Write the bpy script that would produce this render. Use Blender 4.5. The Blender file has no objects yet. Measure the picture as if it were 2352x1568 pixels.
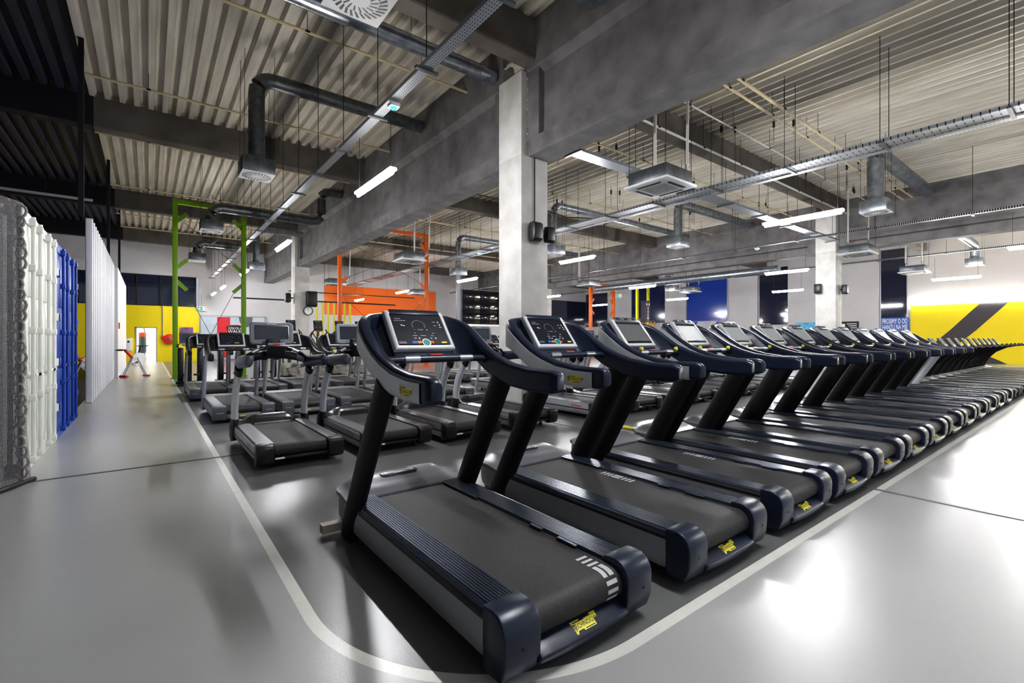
import bpy, bmesh, math, random
from mathutils import Vector, Matrix
random.seed(7)
C = bpy.context.scene.collection
PI = math.pi
# ------------------------------------------------------------------ materials
def nodes(m):
    m.use_nodes = True
    return m.node_tree, m.node_tree.nodes['Principled BSDF']
def mat(name, col, rough=.5, metal=0., emit=0., coat=0., noise=0., nscale=20., bump=0., spec=.5, stretch=None):
    m = bpy.data.materials.new(name); nt, b = nodes(m)
    c = (*col, 1)
    b.inputs['Base Color'].default_value = c; b.inputs['Roughness'].default_value = rough
    b.inputs['Metallic'].default_value = metal; b.inputs['Coat Weight'].default_value = coat
    b.inputs['Specular IOR Level'].default_value = spec
    if emit:
        b.inputs['Emission Color'].default_value = c; b.inputs['Emission Strength'].default_value = emit
    if noise or bump:
        tc = nt.nodes.new('ShaderNodeTexCoord'); n = nt.nodes.new('ShaderNodeTexNoise')
        n.inputs['Scale'].default_value = nscale; n.inputs['Detail'].default_value = 5
        src = tc.outputs['Object']
        if stretch:
            mp = nt.nodes.new('ShaderNodeMapping'); mp.inputs['Scale'].default_value = stretch
            nt.links.new(src, mp.inputs['Vector']); src = mp.outputs['Vector']
        nt.links.new(src, n.inputs['Vector'])
        if noise:
            r = nt.nodes.new('ShaderNodeValToRGB')
            r.color_ramp.elements[0].position = .3; r.color_ramp.elements[1].position = .7
            r.color_ramp.elements[0].color = (*[max(0, x*(1-noise)) for x in col], 1)
            r.color_ramp.elements[1].color = (*[min(1, x*(1+noise)) for x in col], 1)
            nt.links.new(n.outputs['Fac'], r.inputs['Fac']); nt.links.new(r.outputs['Color'], b.inputs['Base Color'])
        if bump:
            bp = nt.nodes.new('ShaderNodeBump'); bp.inputs['Strength'].default_value = bump; bp.inputs['Distance'].default_value = .01
            nt.links.new(n.outputs['Fac'], bp.inputs['Height']); nt.links.new(bp.outputs['Normal'], b.inputs['Normal'])
    return m
K = {}
def mk(k, *a, **kw): K[k] = mat(k, *a, **kw)
mk('navy plastic', (.013, .0195, .040), .34, noise=.25, nscale=300)
mk('black plastic', (.012, .012, .014), .42)
mk('matte black', (.012, .011, .012), .55)
mk('gloss black', (.01, .01, .012), .12)
mk('post black', (.0085, .0075, .0085), .5, noise=.2, nscale=150, spec=.35)
mk('silver paint', (.42, .43, .45), .38, metal=.25)
mk('silver light', (.60, .61, .63), .36, metal=.2)
mk('steel', (.5, .52, .56), .3, metal=.9)
mk('panel grey', (.33, .33, .345), .42, metal=.25)
mk('hood grey', (.20, .19, .215), .33, metal=.15, noise=.1, nscale=200)
mk('old grey', (.26, .26, .27), .4, metal=.2)
mk('belt', (.030, .0275, .0285), .62, noise=.35, nscale=60, stretch=(3, .6, 1), bump=.05)
mk('rail blue', (.07, .085, .12), .27, metal=.6)
mk('rail grey', (.16, .165, .18), .33, metal=.5, noise=.12, nscale=80)
mk('white mark', (.55, .55, .57), .5)
mk('logo yellow', (.82, .74, .06), .4)
mk('ink', (.01, .01, .01), .5)
mk('red', (.75, .03, .02), .4)
mk('logo red', (.6, .02, .03), .4)
mk('teal', (.0, .2, .17), .4)
mk('blue btn', (.03, .13, .6), .35)
mk('orange btn', (.85, .22, .02), .35)
mk('screen dark', (.012, .015, .022), .25)
mk('screen grey', (.13, .135, .135), .22, noise=.2, nscale=300)
mk('screen white', (.62, .64, .62), .3)
mk('screen pale', (.42, .46, .45), .16)
mk('screen slate', (.035, .042, .056), .4, noise=.4, nscale=3, spec=.25)
mk('lf grey', (.13, .137, .16), .36, metal=.2)
mk('cover black', (.02, .02, .022), .25)
mk('lf pale', (.36, .38, .45), .34, metal=.2)
mk('green decal', (.16, .36, .10), .5)
mk('concrete', (.125, .11, .098), .8, noise=.28, nscale=1.6, bump=.12)
mk('concrete grey', (.165, .155, .155), .75, noise=.3, nscale=2.2, bump=.2)
mk('black paint', (.006, .005, .011), .6)
mk('deck dark', (.05, .045, .068), .5)
mk('wall white', (.60, .58, .59), .7, noise=.03, nscale=1)
mk('paint white', (.8, .8, .8), .45)
mk('fin white', (.88, .88, .92), .35)
mk('yellow wall', (.88, .69, .0), .55)
mk('stripe dark', (.06, .05, .055), .6)
mk('navy wall', (.012, .02, .075), .12, coat=.3)
mk('blue wall', (.015, .06, .36), .14, coat=.3)
mk('mirror dark', (.02, .024, .05), .06, coat=.5)
mk('orange wall', (.9, .17, .004), .5)
mk('orange steel', (.75, .14, .01), .4)
mk('green steel', (.22, .42, .008), .4)
mk('yellow steel', (.8, .72, .01), .4)
mk('galv', (.33, .36, .4), .3, metal=.85, noise=.25, nscale=6)
mk('galv dark', (.16, .17, .18), .38, metal=.8, noise=.25, nscale=8)
mk('galv bright', (.5, .53, .58), .35, metal=.7)
mk('pipe cream', (.62, .52, .33), .5)
mk('pipe white', (.7, .68, .64), .5)
mk('rod', (.03, .03, .03), .5, metal=.5)
mk('tube glow', (.93, .95, 1.), .5, emit=62)
mk('added housing glow', (1, .96, .90), .5, emit=13)  # housing glows by added emission to brighten the ceiling; only the tube is lit
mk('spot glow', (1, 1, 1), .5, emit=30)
mk('green glow', (.01, .7, .35), .5, emit=.8)
mk('container white', (.72, .73, .68), .45, noise=.05, nscale=3)
mk('container blue', (.012, .06, .34), .4, noise=.08, nscale=3)
mk('cream plastic', (.55, .48, .38), .45)
mk('beige', (.38, .35, .28), .5)
mk('bag blue', (.03, .07, .15), .5)
mk('exit green', (.0, .25, .12), .5, emit=.06)
mk('sign white', (.93, .93, .93), .5)
mk('poster purple', (.2, .09, .22), .5, noise=.8, nscale=3)
mk('poster dark', (.05, .035, .05), .5, noise=.6, nscale=4)
mk('poster blue', (.02, .1, .4), .4)
mk('poster cyan', (.1, .45, .75), .4, noise=.4, nscale=6)
mk('ice glass', (.5, .56, .62), .15, noise=.12, nscale=1.5)
mk('blind', (.12, .13, .15), .6)
mk('wood slat', (.6, .28, .05), .5)
mk('video black', (.006, .005, .007), .1)
mk('joint', (.3, .31, .33), .35, metal=.6)
mk('joint dark', (.1, .1, .105), .4, metal=.4)
mk('rope', (.3, .28, .27), .8, noise=.3, nscale=60)

def deck_material():
    m = bpy.data.materials.new('roof deck'); nt, b = nodes(m)
    tc = nt.nodes.new('ShaderNodeTexCoord'); n = nt.nodes.new('ShaderNodeTexNoise')
    mp = nt.nodes.new('ShaderNodeMapping'); mp.inputs['Scale'].default_value = (3.3, .25, 1)
    nt.links.new(tc.outputs['Object'], mp.inputs['Vector']); nt.links.new(mp.outputs['Vector'], n.inputs['Vector'])
    n.inputs['Scale'].default_value = 2.2; n.inputs['Detail'].default_value = 6
    r = nt.nodes.new('ShaderNodeValToRGB')
    r.color_ramp.elements[0].position = .32; r.color_ramp.elements[0].color = (.55, .51, .44, 1)
    r.color_ramp.elements[1].position = .68; r.color_ramp.elements[1].color = (.74, .70, .62, 1)
    nt.links.new(n.outputs['Fac'], r.inputs['Fac']); nt.links.new(r.outputs['Color'], b.inputs['Base Color'])
    b.inputs['Roughness'].default_value = .5; b.inputs['Metallic'].default_value = .1
    return m
K['deck'] = deck_material()

def floor_material():
    m = bpy.data.materials.new('epoxy floor'); nt, b = nodes(m); N = nt.nodes; L = nt.links
    def math_(op, a, bb=None, clamp=False):
        n = N.new('ShaderNodeMath'); n.operation = op; n.use_clamp = clamp
        for i, v in enumerate((a, bb)):
            if v is None: continue
            if isinstance(v, (int, float)): n.inputs[i].default_value = v
            else: L.new(v, n.inputs[i])
        return n.outputs[0]
    tc = N.new('ShaderNodeTexCoord'); sp = N.new('ShaderNodeSeparateXYZ'); L.new(tc.outputs['Object'], sp.inputs[0])
    X, Y = sp.outputs[0], sp.outputs[1]
    # rounded corner of the painted field: inside is x > .63 and y > 1.33, corner radius 1.05
    R = 1.1
    qx = math_('SUBTRACT', .625 + R, X); qy = math_('SUBTRACT', 1.33 + R, Y)
    ax = math_('MAXIMUM', qx, 0.); ay = math_('MAXIMUM', qy, 0.)
    ln = math_('POWER', math_('ADD', math_('MULTIPLY', ax, ax), math_('MULTIPLY', ay, ay)), .5)
    ins = math_('MINIMUM', math_('MAXIMUM', qx, qy), 0.)
    d = math_('SUBTRACT', math_('ADD', ln, ins), R)            # <0 inside the field
    line = math_('LESS_THAN', math_('ABSOLUTE', d), .03)
    inside = math_('LESS_THAN', d, 0.)
    n1 = N.new('ShaderNodeTexNoise'); n1.inputs['Scale'].default_value = .5; n1.inputs['Detail'].default_value = 2.5; L.new(tc.outputs['Object'], n1.inputs['Vector'])
    n2 = N.new('ShaderNodeTexNoise'); n2.inputs['Scale'].default_value = 9; n2.inputs['Detail'].default_value = 4; L.new(tc.outputs['Object'], n2.inputs['Vector'])
    def ramp(fac, c0, c1):
        r = N.new('ShaderNodeValToRGB'); r.color_ramp.elements[0].position = .15; r.color_ramp.elements[1].position = .85
        r.color_ramp.elements[0].color = (*c0, 1); r.color_ramp.elements[1].color = (*c1, 1); L.new(fac, r.inputs['Fac']); return r.outputs['Color']
    cout = ramp(n1.outputs['Fac'], (.37, .372, .37), (.42, .42, .415))
    cin = ramp(n1.outputs['Fac'], (.115, .115, .117), (.175, .175, .173))
    cline = ramp(n2.outputs['Fac'], (.66, .65, .6), (.78, .77, .72))
    def mix(f, a, bb):
        x = N.new('ShaderNodeMix'); x.data_type = 'RGBA'; L.new(f, x.inputs['Factor']); L.new(a, x.inputs['A']); L.new(bb, x.inputs['B']); return x.outputs['Result']
    col = mix(line, mix(inside, cout, cin), cline)
    L.new(col, b.inputs['Base Color'])
    n3 = N.new('ShaderNodeTexNoise'); n3.inputs['Scale'].default_value = 160; n3.inputs['Detail'].default_value = 3; L.new(tc.outputs['Object'], n3.inputs['Vector'])
    bp = N.new('ShaderNodeBump'); bp.inputs['Strength'].default_value = .12; bp.inputs['Distance'].default_value = .004
    L.new(n3.outputs['Fac'], bp.inputs['Height']); L.new(bp.outputs['Normal'], b.inputs['Normal'])
    b.inputs['Specular IOR Level'].default_value = .85
    b.inputs['Roughness'].default_value = .28
    return m
K['floor'] = floor_material()

def net_material():
    m = bpy.data.materials.new('safety net'); nt, b = nodes(m); N = nt.nodes; L = nt.links
    b.inputs['Base Color'].default_value = (.13, .12, .13, 1); b.inputs['Roughness'].default_value = .7
    tc = N.new('ShaderNodeTexCoord'); sp = N.new('ShaderNodeSeparateXYZ'); L.new(tc.outputs['UV'], sp.inputs[0])
    outs = []
    for o in (0, 1):
        a = N.new('ShaderNodeMath'); a.operation = 'MULTIPLY'; a.inputs[1].default_value = 85; L.new(sp.outputs[o], a.inputs[0])
        f = N.new('ShaderNodeMath'); f.operation = 'FRACT'; L.new(a.outputs[0], f.inputs[0])
        g = N.new('ShaderNodeMath'); g.operation = 'LESS_THAN'; g.inputs[1].default_value = .36; L.new(f.outputs[0], g.inputs[0]); outs.append(g.outputs[0])
    mx = N.new('ShaderNodeMath'); mx.operation = 'MAXIMUM'; L.new(outs[0], mx.inputs[0]); L.new(outs[1], mx.inputs[1])
    L.new(mx.outputs[0], b.inputs['Alpha'])
    return m
K['net'] = net_material()

# ------------------------------------------------------------------ mesh helpers
class MB:
    def __init__(s): s.v = []; s.f = []; s.m = []; s.cur = 0
    def mat(s, i): s.cur = i; return s
    def add(s, vs, fs):
        o = len(s.v); s.v += [tuple(p) for p in vs]; s.f += [tuple(i+o for i in f) for f in fs]; s.m += [s.cur]*len(fs); return s
    def box(s, x0, x1, y0, y1, z0, z1):
        return s.add([(x, y, z) for z in (z0, z1) for y in (y0, y1) for x in (x0, x1)],
                     [(0, 2, 3, 1), (4, 5, 7, 6), (0, 1, 5, 4), (2, 6, 7, 3), (0, 4, 6, 2), (1, 3, 7, 5)])
    def obox(s, c, ax, ay, az):      # oriented box from centre and half-axis vectors
        c, ax, ay, az = map(Vector, (c, ax, ay, az))
        return s.add([c+ax*i+ay*j+az*k for k in (-1, 1) for j in (-1, 1) for i in (-1, 1)],
                     [(0, 2, 3, 1), (4, 5, 7, 6), (0, 1, 5, 4), (2, 6, 7, 3), (0, 4, 6, 2), (1, 3, 7, 5)])
    def loft(s, rings, caps=True, closed=True):
        n = len(rings[0]); vs = [p for r in rings for p in r]; fs = []
        for i in range(len(rings)-1):
            for j in range(n if closed else n-1):
                k = (j+1) % n; fs.append((i*n+j, i*n+k, (i+1)*n+k, (i+1)*n+j))
        if caps and closed: fs += [tuple(reversed(range(n))), tuple(range((len(rings)-1)*n, len(rings)*n))]
        return s.add(vs, fs)
    def prism(s, prof, axis, a, b):  # profile of 2-D points extruded along an axis from a to b
        def p3(p, t): return (t, p[0], p[1]) if axis == 'x' else (p[0], t, p[1]) if axis == 'y' else (p[0], p[1], t)
        return s.loft([[p3(p, a) for p in prof], [p3(p, b) for p in prof]])
    def tube(s, path, r, n=8, ry=None, up=(0, 0, 1), caps=True):
        path = [Vector(p) for p in path]; rings = []
        for i, p in enumerate(path):
            t = (path[min(i+1, len(path)-1)] - path[max(i-1, 0)]).normalized()
            u = Vector(up)
            if abs(t.dot(u)) > .97: u = Vector((1, 0, 0)) if abs(t.x) < .9 else Vector((0, 1, 0))
            a = t.cross(u).normalized(); b = a.cross(t).normalized()
            rx = r[i] if isinstance(r, (list, tuple)) else r
            rb = rx if ry is None else ry[i] if isinstance(ry, (list, tuple)) else ry
            rings.append([p + a*rx*math.cos(2*PI*j/n) + b*rb*math.sin(2*PI*j/n) for j in range(n)])
        return s.loft(rings, caps)
    def lathe(s, prof, c=(0, 0, 0), n=16, axis='z'):
        rings = []
        for r, h in prof:
            ring = []
            for j in range(n):
                q = (r*math.cos(2*PI*j/n), r*math.sin(2*PI*j/n))
                p = (q[0], q[1], h) if axis == 'z' else (h, q[0], q[1]) if axis == 'x' else (q[0], h, q[1])
                ring.append(tuple(a+b for a, b in zip(p, c)))
            rings.append(ring)
        return s.loft(rings)
    def build(s, name, mats, parent=None, bevel=0, seg=2, smooth=40, uv=None):
        me = bpy.data.meshes.new(name); bm = bmesh.new()
        vs = [bm.verts.new(p) for p in s.v]
        for f, mi in zip(s.f, s.m):
            try: q = bm.faces.new([vs[i] for i in f]); q.material_index = mi
            except ValueError: pass
        bmesh.ops.recalc_face_normals(bm, faces=bm.faces)
        if bevel:
            es = [e for e in bm.edges if len(e.link_faces) == 2 and e.calc_face_angle(0) > math.radians(38)]
            bmesh.ops.bevel(bm, geom=es, offset=bevel, segments=seg, profile=.5, affect='EDGES', clamp_overlap=True)
        if uv:
            ul = bm.loops.layers.uv.new()
            for f in bm.faces:
                for l in f.loops: l[ul].uv = uv(l.vert.co)
        bm.to_mesh(me); bm.free()
        if smooth:
            me.shade_smooth(); me.set_sharp_from_angle(angle=math.radians(smooth))
        for m in (mats if isinstance(mats, (list, tuple)) else [mats]): me.materials.append(K[m])
        o = bpy.data.objects.new(name, me); C.objects.link(o)
        if parent: o.parent = parent
        return o
def tag(o, label=None, cat=None, group=None, kind=None):
    for k, v in (('label', label), ('category', cat), ('group', group), ('kind', kind)):
        if v: o[k] = v
    return o
def thing(name, label, cat, loc=(0, 0, 0), rz=0, group=None):
    o = bpy.data.objects.new(name, None); C.objects.link(o); o.location = loc; o.rotation_euler = (0, 0, rz)
    o.empty_display_size = .1
    return tag(o, label, cat, group)
def dup(o, parent=None):
    c = o.copy(); C.objects.link(c); c.parent = parent
    for ch in list(o.children): dup(ch, c)
    return c
def copy_of(o, loc, label, rz=None, group=None):
    c = dup(o); c.location = loc; c['label'] = label
    if rz is not None: c.rotation_euler = (0, 0, rz)
    if group: c['group'] = group
    return c
def struct(mb, name, mats, bevel=0, smooth=40): return tag(mb.build(name, mats, None, bevel, smooth=smooth), kind='structure')
_tx = {}
def text_mesh(s, size, squeeze=1.):
    key = (s, size, squeeze)
    if key not in _tx:
        cu = bpy.data.curves.new('txt', 'FONT'); cu.body = s; cu.size = size; cu.align_x = 'CENTER'; cu.align_y = 'CENTER'; cu.extrude = 0; cu.resolution_u = 2
        o = bpy.data.objects.new('txt', cu); C.objects.link(o); bpy.context.view_layer.update()
        me = bpy.data.meshes.new_from_object(o.evaluated_get(bpy.context.evaluated_depsgraph_get()))
        bpy.data.objects.remove(o); bpy.data.curves.remove(cu)
        for v in me.vertices: v.co.x *= squeeze
        _tx[key] = [tuple(v.co) for v in me.vertices], [tuple(p.vertices) for p in me.polygons]
    return _tx[key]
def put(mb, vs, fs, o, ex, ey):     # 2-D outline onto a plane in the place
    o, ex, ey = map(Vector, (o, ex, ey)); return mb.add([o + ex*p[0] + ey*p[1] for p in vs], fs)
def word(mb, s, size, o, ex, ey, squeeze=1.): return put(mb, *text_mesh(s, size, squeeze), o, ex, ey)
def poly(mb, pts, o, ex, ey): return put(mb, pts, [tuple(range(len(pts)))], o, ex, ey)
def rect(mb, x0, x1, y0, y1, o, ex, ey): return poly(mb, [(x0, y0), (x1, y0), (x1, y1), (x0, y1)], o, ex, ey)
def sm(a, b, x):
    t = min(1, max(0, (x-a)/(b-a))); return t*t*(3-2*t)
def lerp_tab(tab, x, i):
    for a, b in zip(tab, tab[1:]):
        if x <= b[0]: return a[i] + (b[i]-a[i])*(x-a[0])/(b[0]-a[0])
    return tab[-1][i]
ORD = 'first second third fourth fifth sixth seventh eighth ninth tenth eleventh twelfth thirteenth fourteenth fifteenth sixteenth seventeenth'.split()

# yellow stepped maker's badge with its lettering
BADGE = [(-.088, .012), (-.094, .034), (-.03, .034), (-.03, .026), (.05, .026), (.05, .038), (.094, .038), (.088, .004), (.06, .004), (.056, -.03), (-.03, -.03), (-.032, -.02), (-.07, -.02), (-.078, -.034), (-.09, -.034)]
def badge(parent, o, ex, ey, k=1., plate='logo yellow', ink='ink', outline=True):
    o, ex, ey = Vector(o), Vector(ex).normalized(), Vector(ey).normalized(); n = ex.cross(ey)
    b = MB(); poly(b, [(x*k, y*k) for x, y in BADGE], o, ex, ey); p = b.build('logo_badge', plate, parent, smooth=0)
    t = MB(); word(t, 'TechnoGym'.upper(), .036*k, o + n*.0012, ex, ey, .84)
    word(t, 'T', .052*k, o + n*.0014 - ex*.079*k - ey*.004*k, ex, ey, .8)
    rect(t, -.082*k, -.0*k, .021*k, .026*k, o + n*.0012, ex, ey); rect(t, -.02*k, .05*k, -.026*k, -.021*k, o + n*.0012, ex, ey)
    t.build('lettering', ink, p, smooth=0)
    return p

# ------------------------------------------------------------------ treadmill of the near row (and its older silver sister)
SHELL = [(.60, -.432, 1.150, 1.060), (.615, -.444, 1.166, 1.042), (.66, -.446, 1.173, 1.034), (.70, -.446, 1.174, 1.033), (.87, -.446, 1.177, 1.032), (1.06, -.446, 1.201, 1.05), (1.22, -.446, 1.246, 1.09), (1.34, -.446, 1.297, 1.14),
         (1.45, -.446, 1.362, 1.20), (1.56, -.442, 1.435, 1.262), (1.64, -.422, 1.482, 1.285), (1.71, -.385, 1.51, 1.29), (1.77, -.32, 1.53, 1.285), (1.81, -.22, 1.542, 1.275), (1.83, -.11, 1.549, 1.27), (1.835, 0, 1.55, 1.27)]
def shell_path():
    h = [(x, y, zu, zl) for y, x, zu, zl in SHELL]
    return h + [(-x, y, zu, zl) for x, y, zu, zl in reversed(h[:-1])]
def shell_rings(t_arm, off=0, drop=None, sel=None):
    P_ = shell_path(); rings = []; idx = range(len(P_)) if sel is None else sel
    for i in idx:
        x, y, zu, zl = P_[i]
        a = Vector(P_[max(i-1, 0)][:2]); b = Vector(P_[min(i+1, len(P_)-1)][:2]); t = (b-a).normalized()
        n = Vector((-t.y, t.x))                      # outward (left of travel)
        if i == 0: n = Vector((-1, 0))
        if i == len(P_)-1: n = Vector((1, 0))
        co = Vector((x, y)) + n*off
        if drop is None:
            th = t_arm if i not in (0, len(P_)-1) else t_arm*.7
            ci = co - n*th; r = .024
            q = [(co-n*.016, zl), (co-n*.004, zl+.006), (co, zl+.02), (co, zl+.028), (co, zu-.034), (co, zu-.026), (co-n*.007, zu-.007), (co-n*r, zu), (ci+n*r, zu), (ci+n*.007, zu-.007), (ci, zu-.026), (ci, zu-.034), (ci, zl+.028), (ci, zl+.02), (ci+n*.004, zl+.006), (ci+n*.016, zl)]
        else:
            q = [(co-n*.022, zl-.001), (co-n*.004, zl+.006), (co, zl+.02), (co, zu-drop), (co-n*.012, zu-drop)]
        rings.append([(p.x, p.y, z) for p, z in q])
    return rings
PU = Vector((0, .21, .265)).normalized(); PN = Vector((0, -.265, .21)).normalized(); PX = Vector((1, 0, 0)); PO = Vector((0, 1.497, 1.283))
def pan(x, v, n=0.): return PO + PX*x + PU*v + PN*n
def belt_pt(x, s):     # s measured backwards along the belt from y = 1.7; the belt turns down over the rear roller
    flat = 1.7-.105; R = .072
    if s <= flat: return Vector((x, 1.7-s, .2705))
    a = (s-flat)/R; return Vector((x, .105-R*math.sin(a), .1985+R*math.cos(a)))
def make_tg(name, label, style, mark=None, group=None, screen=None):
    old = style == 'old'; tv = style in ('tv', 'tvsilver')
    t = thing(name, label, 'treadmill', group=group)
    navy = 'black plastic' if old else 'navy plastic'
    MB().box(-.40, .40, .1, 1.78, .085, .245).build('deck', 'matte black', t)
    # belt
    prof = [(1.74, .27)] + [(p.y, p.z-.0005) for p in (belt_pt(0, 1.595+.072*a) for a in [PI*i/8 for i in range(9)])] + [(1.74, .1265)]
    b = MB().prism(prof, 'x', -.268, .268).build('running_belt', 'belt', t, smooth=35)
    if mark is not None:
        m = MB()
        def patch(x0, x1, s0, s1):
            k = max(1, int((s1-s0)/.02)); vs = []
            for i in range(k+1):
                s_ = s0+(s1-s0)*i/k
                for x in (x0, x1):
                    p = belt_pt(x, s_); q = belt_pt(x, s_+.001); nn = Vector((1, 0, 0)).cross(p-q).normalized(); vs.append(p+nn*.0012)
            m.add(vs, [(2*i, 2*i+1, 2*i+3, 2*i+2) for i in range(k)])
        s0 = mark
        for k in range(3): patch(.165, .235, s0+k*.037, s0+k*.037+.018)
        patch(.205, .235, s0+.108, s0+.19); patch(.165, .192, s0+.108, s0+.19)
        for k in range(3): patch(.165, .235, s0+.207+k*.037, s0+.207+k*.037+.019)
        m.build('belt_marking', 'white mark', b, smooth=0)
    for sx in (-1, 1):
        # ribbed foot rail
        xs = [.268]; prof = [(.268, .262), (.272, .283)]
        k = 9
        for i in range(k):
            x0 = .275+i*.0155; prof += [(x0, .289), (x0+.011, .289), (x0+.0125, .2845), (x0+.0145, .2845)]
        prof += [(.42, .288), (.432, .28), (.437, .262)]
        prof = [(x*sx, z) for x, z in prof]
        r = MB().prism(prof, 'y', .1, 1.735)
        if sx > 0 and not old:
            for y0, y1 in ((1.27, 1.72), (.60, .70), (.33, .47)): r.box(.25, .272, y0, y1, .275, .287)
        r.build('side_rail', 'rail blue' if not old else 'rail grey', t, smooth=30)
        MB().prism([(.398*sx, .24), (.398*sx, .268), (.437*sx, .268), (.446*sx, .258), (.446*sx, .24)], 'y', .1, 1.72).build('rail_trim', 'black plastic', t)
        # side skirt
        prof = [(.39*sx, .08), (.425*sx, .072), (.442*sx, .10), (.449*sx, .17), (.444*sx, .245), (.39*sx, .245)]
        MB().prism(prof, 'y', .115, 1.70).build('side_panel', 'panel grey' if not old else 'old grey', t, smooth=50)
    # rear end cap: two towers and a sloping sill between them
    e = MB()
    if not old:
        arc = [(.155, .303)] + [(.085-.085*math.sin(a), .215+.09*math.cos(a)) for a in [PI/2*i/6 for i in range(7)]]
        for sx in (-1, 1):
            x0, x1 = (-.450, -.268) if sx < 0 else (.268, .450)
            e.prism(arc + [(.004, .12), (.03, .05), (.12, .045), (.155, .06)], 'x', x0, x1)
        nx = 9; rings = []
        for i in range(nx):
            x = -.27+.54*i/(nx-1); bow = .018*(1-(x/.27)**2)
            rings.append([(x, -.004-.006*(1-(x/.27)**2), .092), (x, .082, .141), (x, .14, .13), (x, .14, .05), (x, .05, .047-bow*.6), (x, .012, .062-bow)])
        e.loft(rings)
        cap = e.build('rear_cap', navy, t, bevel=.009, seg=3)
        sl = Vector((0, .092, .049)).normalized(); badge(cap, (.018, .034, .1163), (1, 0, 0), sl, .84)
        h = MB()
        for x in (-.36, .385): h.lathe([(.006, -.0012), (.006, .004)], (x, 0, .165), 8, 'y')
        h.build('screw_hole', 'ink', cap)
    else:
        for x0, x1 in ((-.450, -.255), (.255, .450)): e.prism([(.10, .292), (.012, .288), (0, .275), (.0, .09), (.03, .05), (.16, .05), (.16, .292)], 'x', x0, x1)
        e.box(-.26, .26, .03, .15, .06, .15)
        cap = e.build('rear_cap', 'lf grey', t, bevel=.008)
        s = MB().box(-.24, .235, .018, .04, .085, .135).build('rear_strip', 'old grey', cap, bevel=.005)
        g = MB(); rect(g, -.06, .02, -.012, .012, (0, .0165, .11), (1, 0, 0), (0, 0, 1)); g.build('logo_badge', 'logo yellow', cap, smooth=0)
        g = MB()
        for x in (-.39, -.365, -.34, -.315, .315, .34, .365, .39): rect(g, x, x+.016, 0, .018, (0, -.0012, .17), (1, 0, 0), (0, 0, 1))
        g.build('cap_marking', 'silver paint', cap, smooth=0)
    # motor cover
    g = MB(); nx, ny = 25, 13
    def hood(i, j):
        y = 1.735 + .40*j/(ny-1); w = .452 - .10*sm(1.98, 2.14, y)
        x = -w + 2*w*i/(nx-1)
        up = sm(.46, .27, abs(x)); body = .03*sm(1.735, 1.80, y) + .045*sm(1.78, 1.98, y)
        front = 1-.55*sm(2.02, 2.14, y)
        ridge = .008*math.exp(-((abs(x)-.33)/.03)**2)*sm(1.75, 1.85, y)
        z = .272 + .012*(1-up)*0 + (.012+body)*up*front + ridge*front + .02*(1-up)*sm(1.74, 1.9, y)*front
        if old: z = .285 + .02*sm(1.735, 1.85, y)*sm(.44, .38, abs(x)) - .02*sm(2.0, 2.12, y)
        return (x, y, z)
    vs = [hood(i, j) for j in range(ny) for i in range(nx)]
    fs = [(j*nx+i, j*nx+i+1, (j+1)*nx+i+1, (j+1)*nx+i) for j in range(ny-1) for i in range(nx-1)]
    o_ = len(vs); edge = [j*nx for j in range(ny)] + [(ny-1)*nx+i for i in range(1, nx)] + [j*nx+nx-1 for j in range(ny-2, -1, -1)] + list(range(nx-2, 0, -1))
    vs += [(vs[k][0], vs[k][1], vs[k][2]-.028) for k in edge]
    fs += [(edge[k], edge[(k+1) % len(edge)], o_+(k+1) % len(edge), o_+k) for k in range(len(edge))] + [tuple(o_+k for k in range(len(edge)))]
    hd = g.add(vs, fs).build('motor_cover', 'hood grey' if not old else 'old grey', t, smooth=50)
    rings = []
    for y, w, zb in ((1.70, .442, .075), (1.9, .442, .075), (2.0, .43, .085), (2.08, .39, .11), (2.12, .35, .15)):
        rings.append([(-w, y, .255), (-w, y, zb+.03), (-w+.03, y, zb), (w-.03, y, zb), (w, y, zb+.03), (w, y, .255)])
    MB().loft(rings).build('motor_housing', 'panel grey' if not old else 'old grey', t, smooth=60)
    if not old:
        vs = []; n_ = 20
        hz = lambda y: .272 + (.012 + .03*sm(1.735, 1.80, y) + .045*sm(1.78, 1.98, y))*(1-.55*sm(2.02, 2.14, y))
        dz = hz(1.975)-hz(1.905); c0 = Vector((0, 1.94, hz(1.94)-.006)); sl = Vector((0, .07, dz)).normalized()
        pts = [(.115+.034*math.cos(a), .034*math.sin(a)) for a in [-PI/2+PI*i/8 for i in range(9)]] + [(-.115-.034*math.cos(a), -.034*math.sin(a)) for a in [-PI/2+PI*i/8 for i in range(9)]]
        pl = MB().loft([[c0+Vector((1, 0, 0))*x+sl*y+Vector((0, 0, h)) for x, y in pts] for h in (-.03, .012)]).build('logo_plate', 'navy plastic', hd, bevel=.003)
        q = MB(); o1 = c0+Vector((0, 0, .0135)); n_ = Vector((0, -dz, .07)).normalized()
        for a, b_, c_, d_ in ((-.115, -.03, -.012, .016), (-.05, .06, -.018, .014), (.03, .115, -.008, .02)): rect(q, a, b_, c_, d_, o1, (1, 0, 0), sl)
        q.mat(1); word(q, 'TECHNOGYM', .032, o1+n_*.0015, (1, 0, 0), sl, .95)
        q.build('lettering', ['silver light', 'lf grey'], hd, smooth=0)
    # uprights
    for sx in (-1, 1):
        if old: path, ra, rb = [(.437*sx, 1.74, .045), (.437*sx, 1.62, .5), (.43*sx, 1.50, .95), (.425*sx, 1.46, 1.10)], .034, .05
        else: path, ra, rb = [(.425*sx, 1.79, .04), (.425*sx, 1.765, .10), (.422*sx, 1.48, .6), (.415*sx, 1.19, 1.10)], .05, [.085, .098, .098, .098]
        MB().tube(path, ra, 20, rb, up=(0, 1, 0)).build('upright', 'silver light' if style == 'tvsilver' else 'silver paint' if old else 'post black', t, smooth=60)
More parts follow.
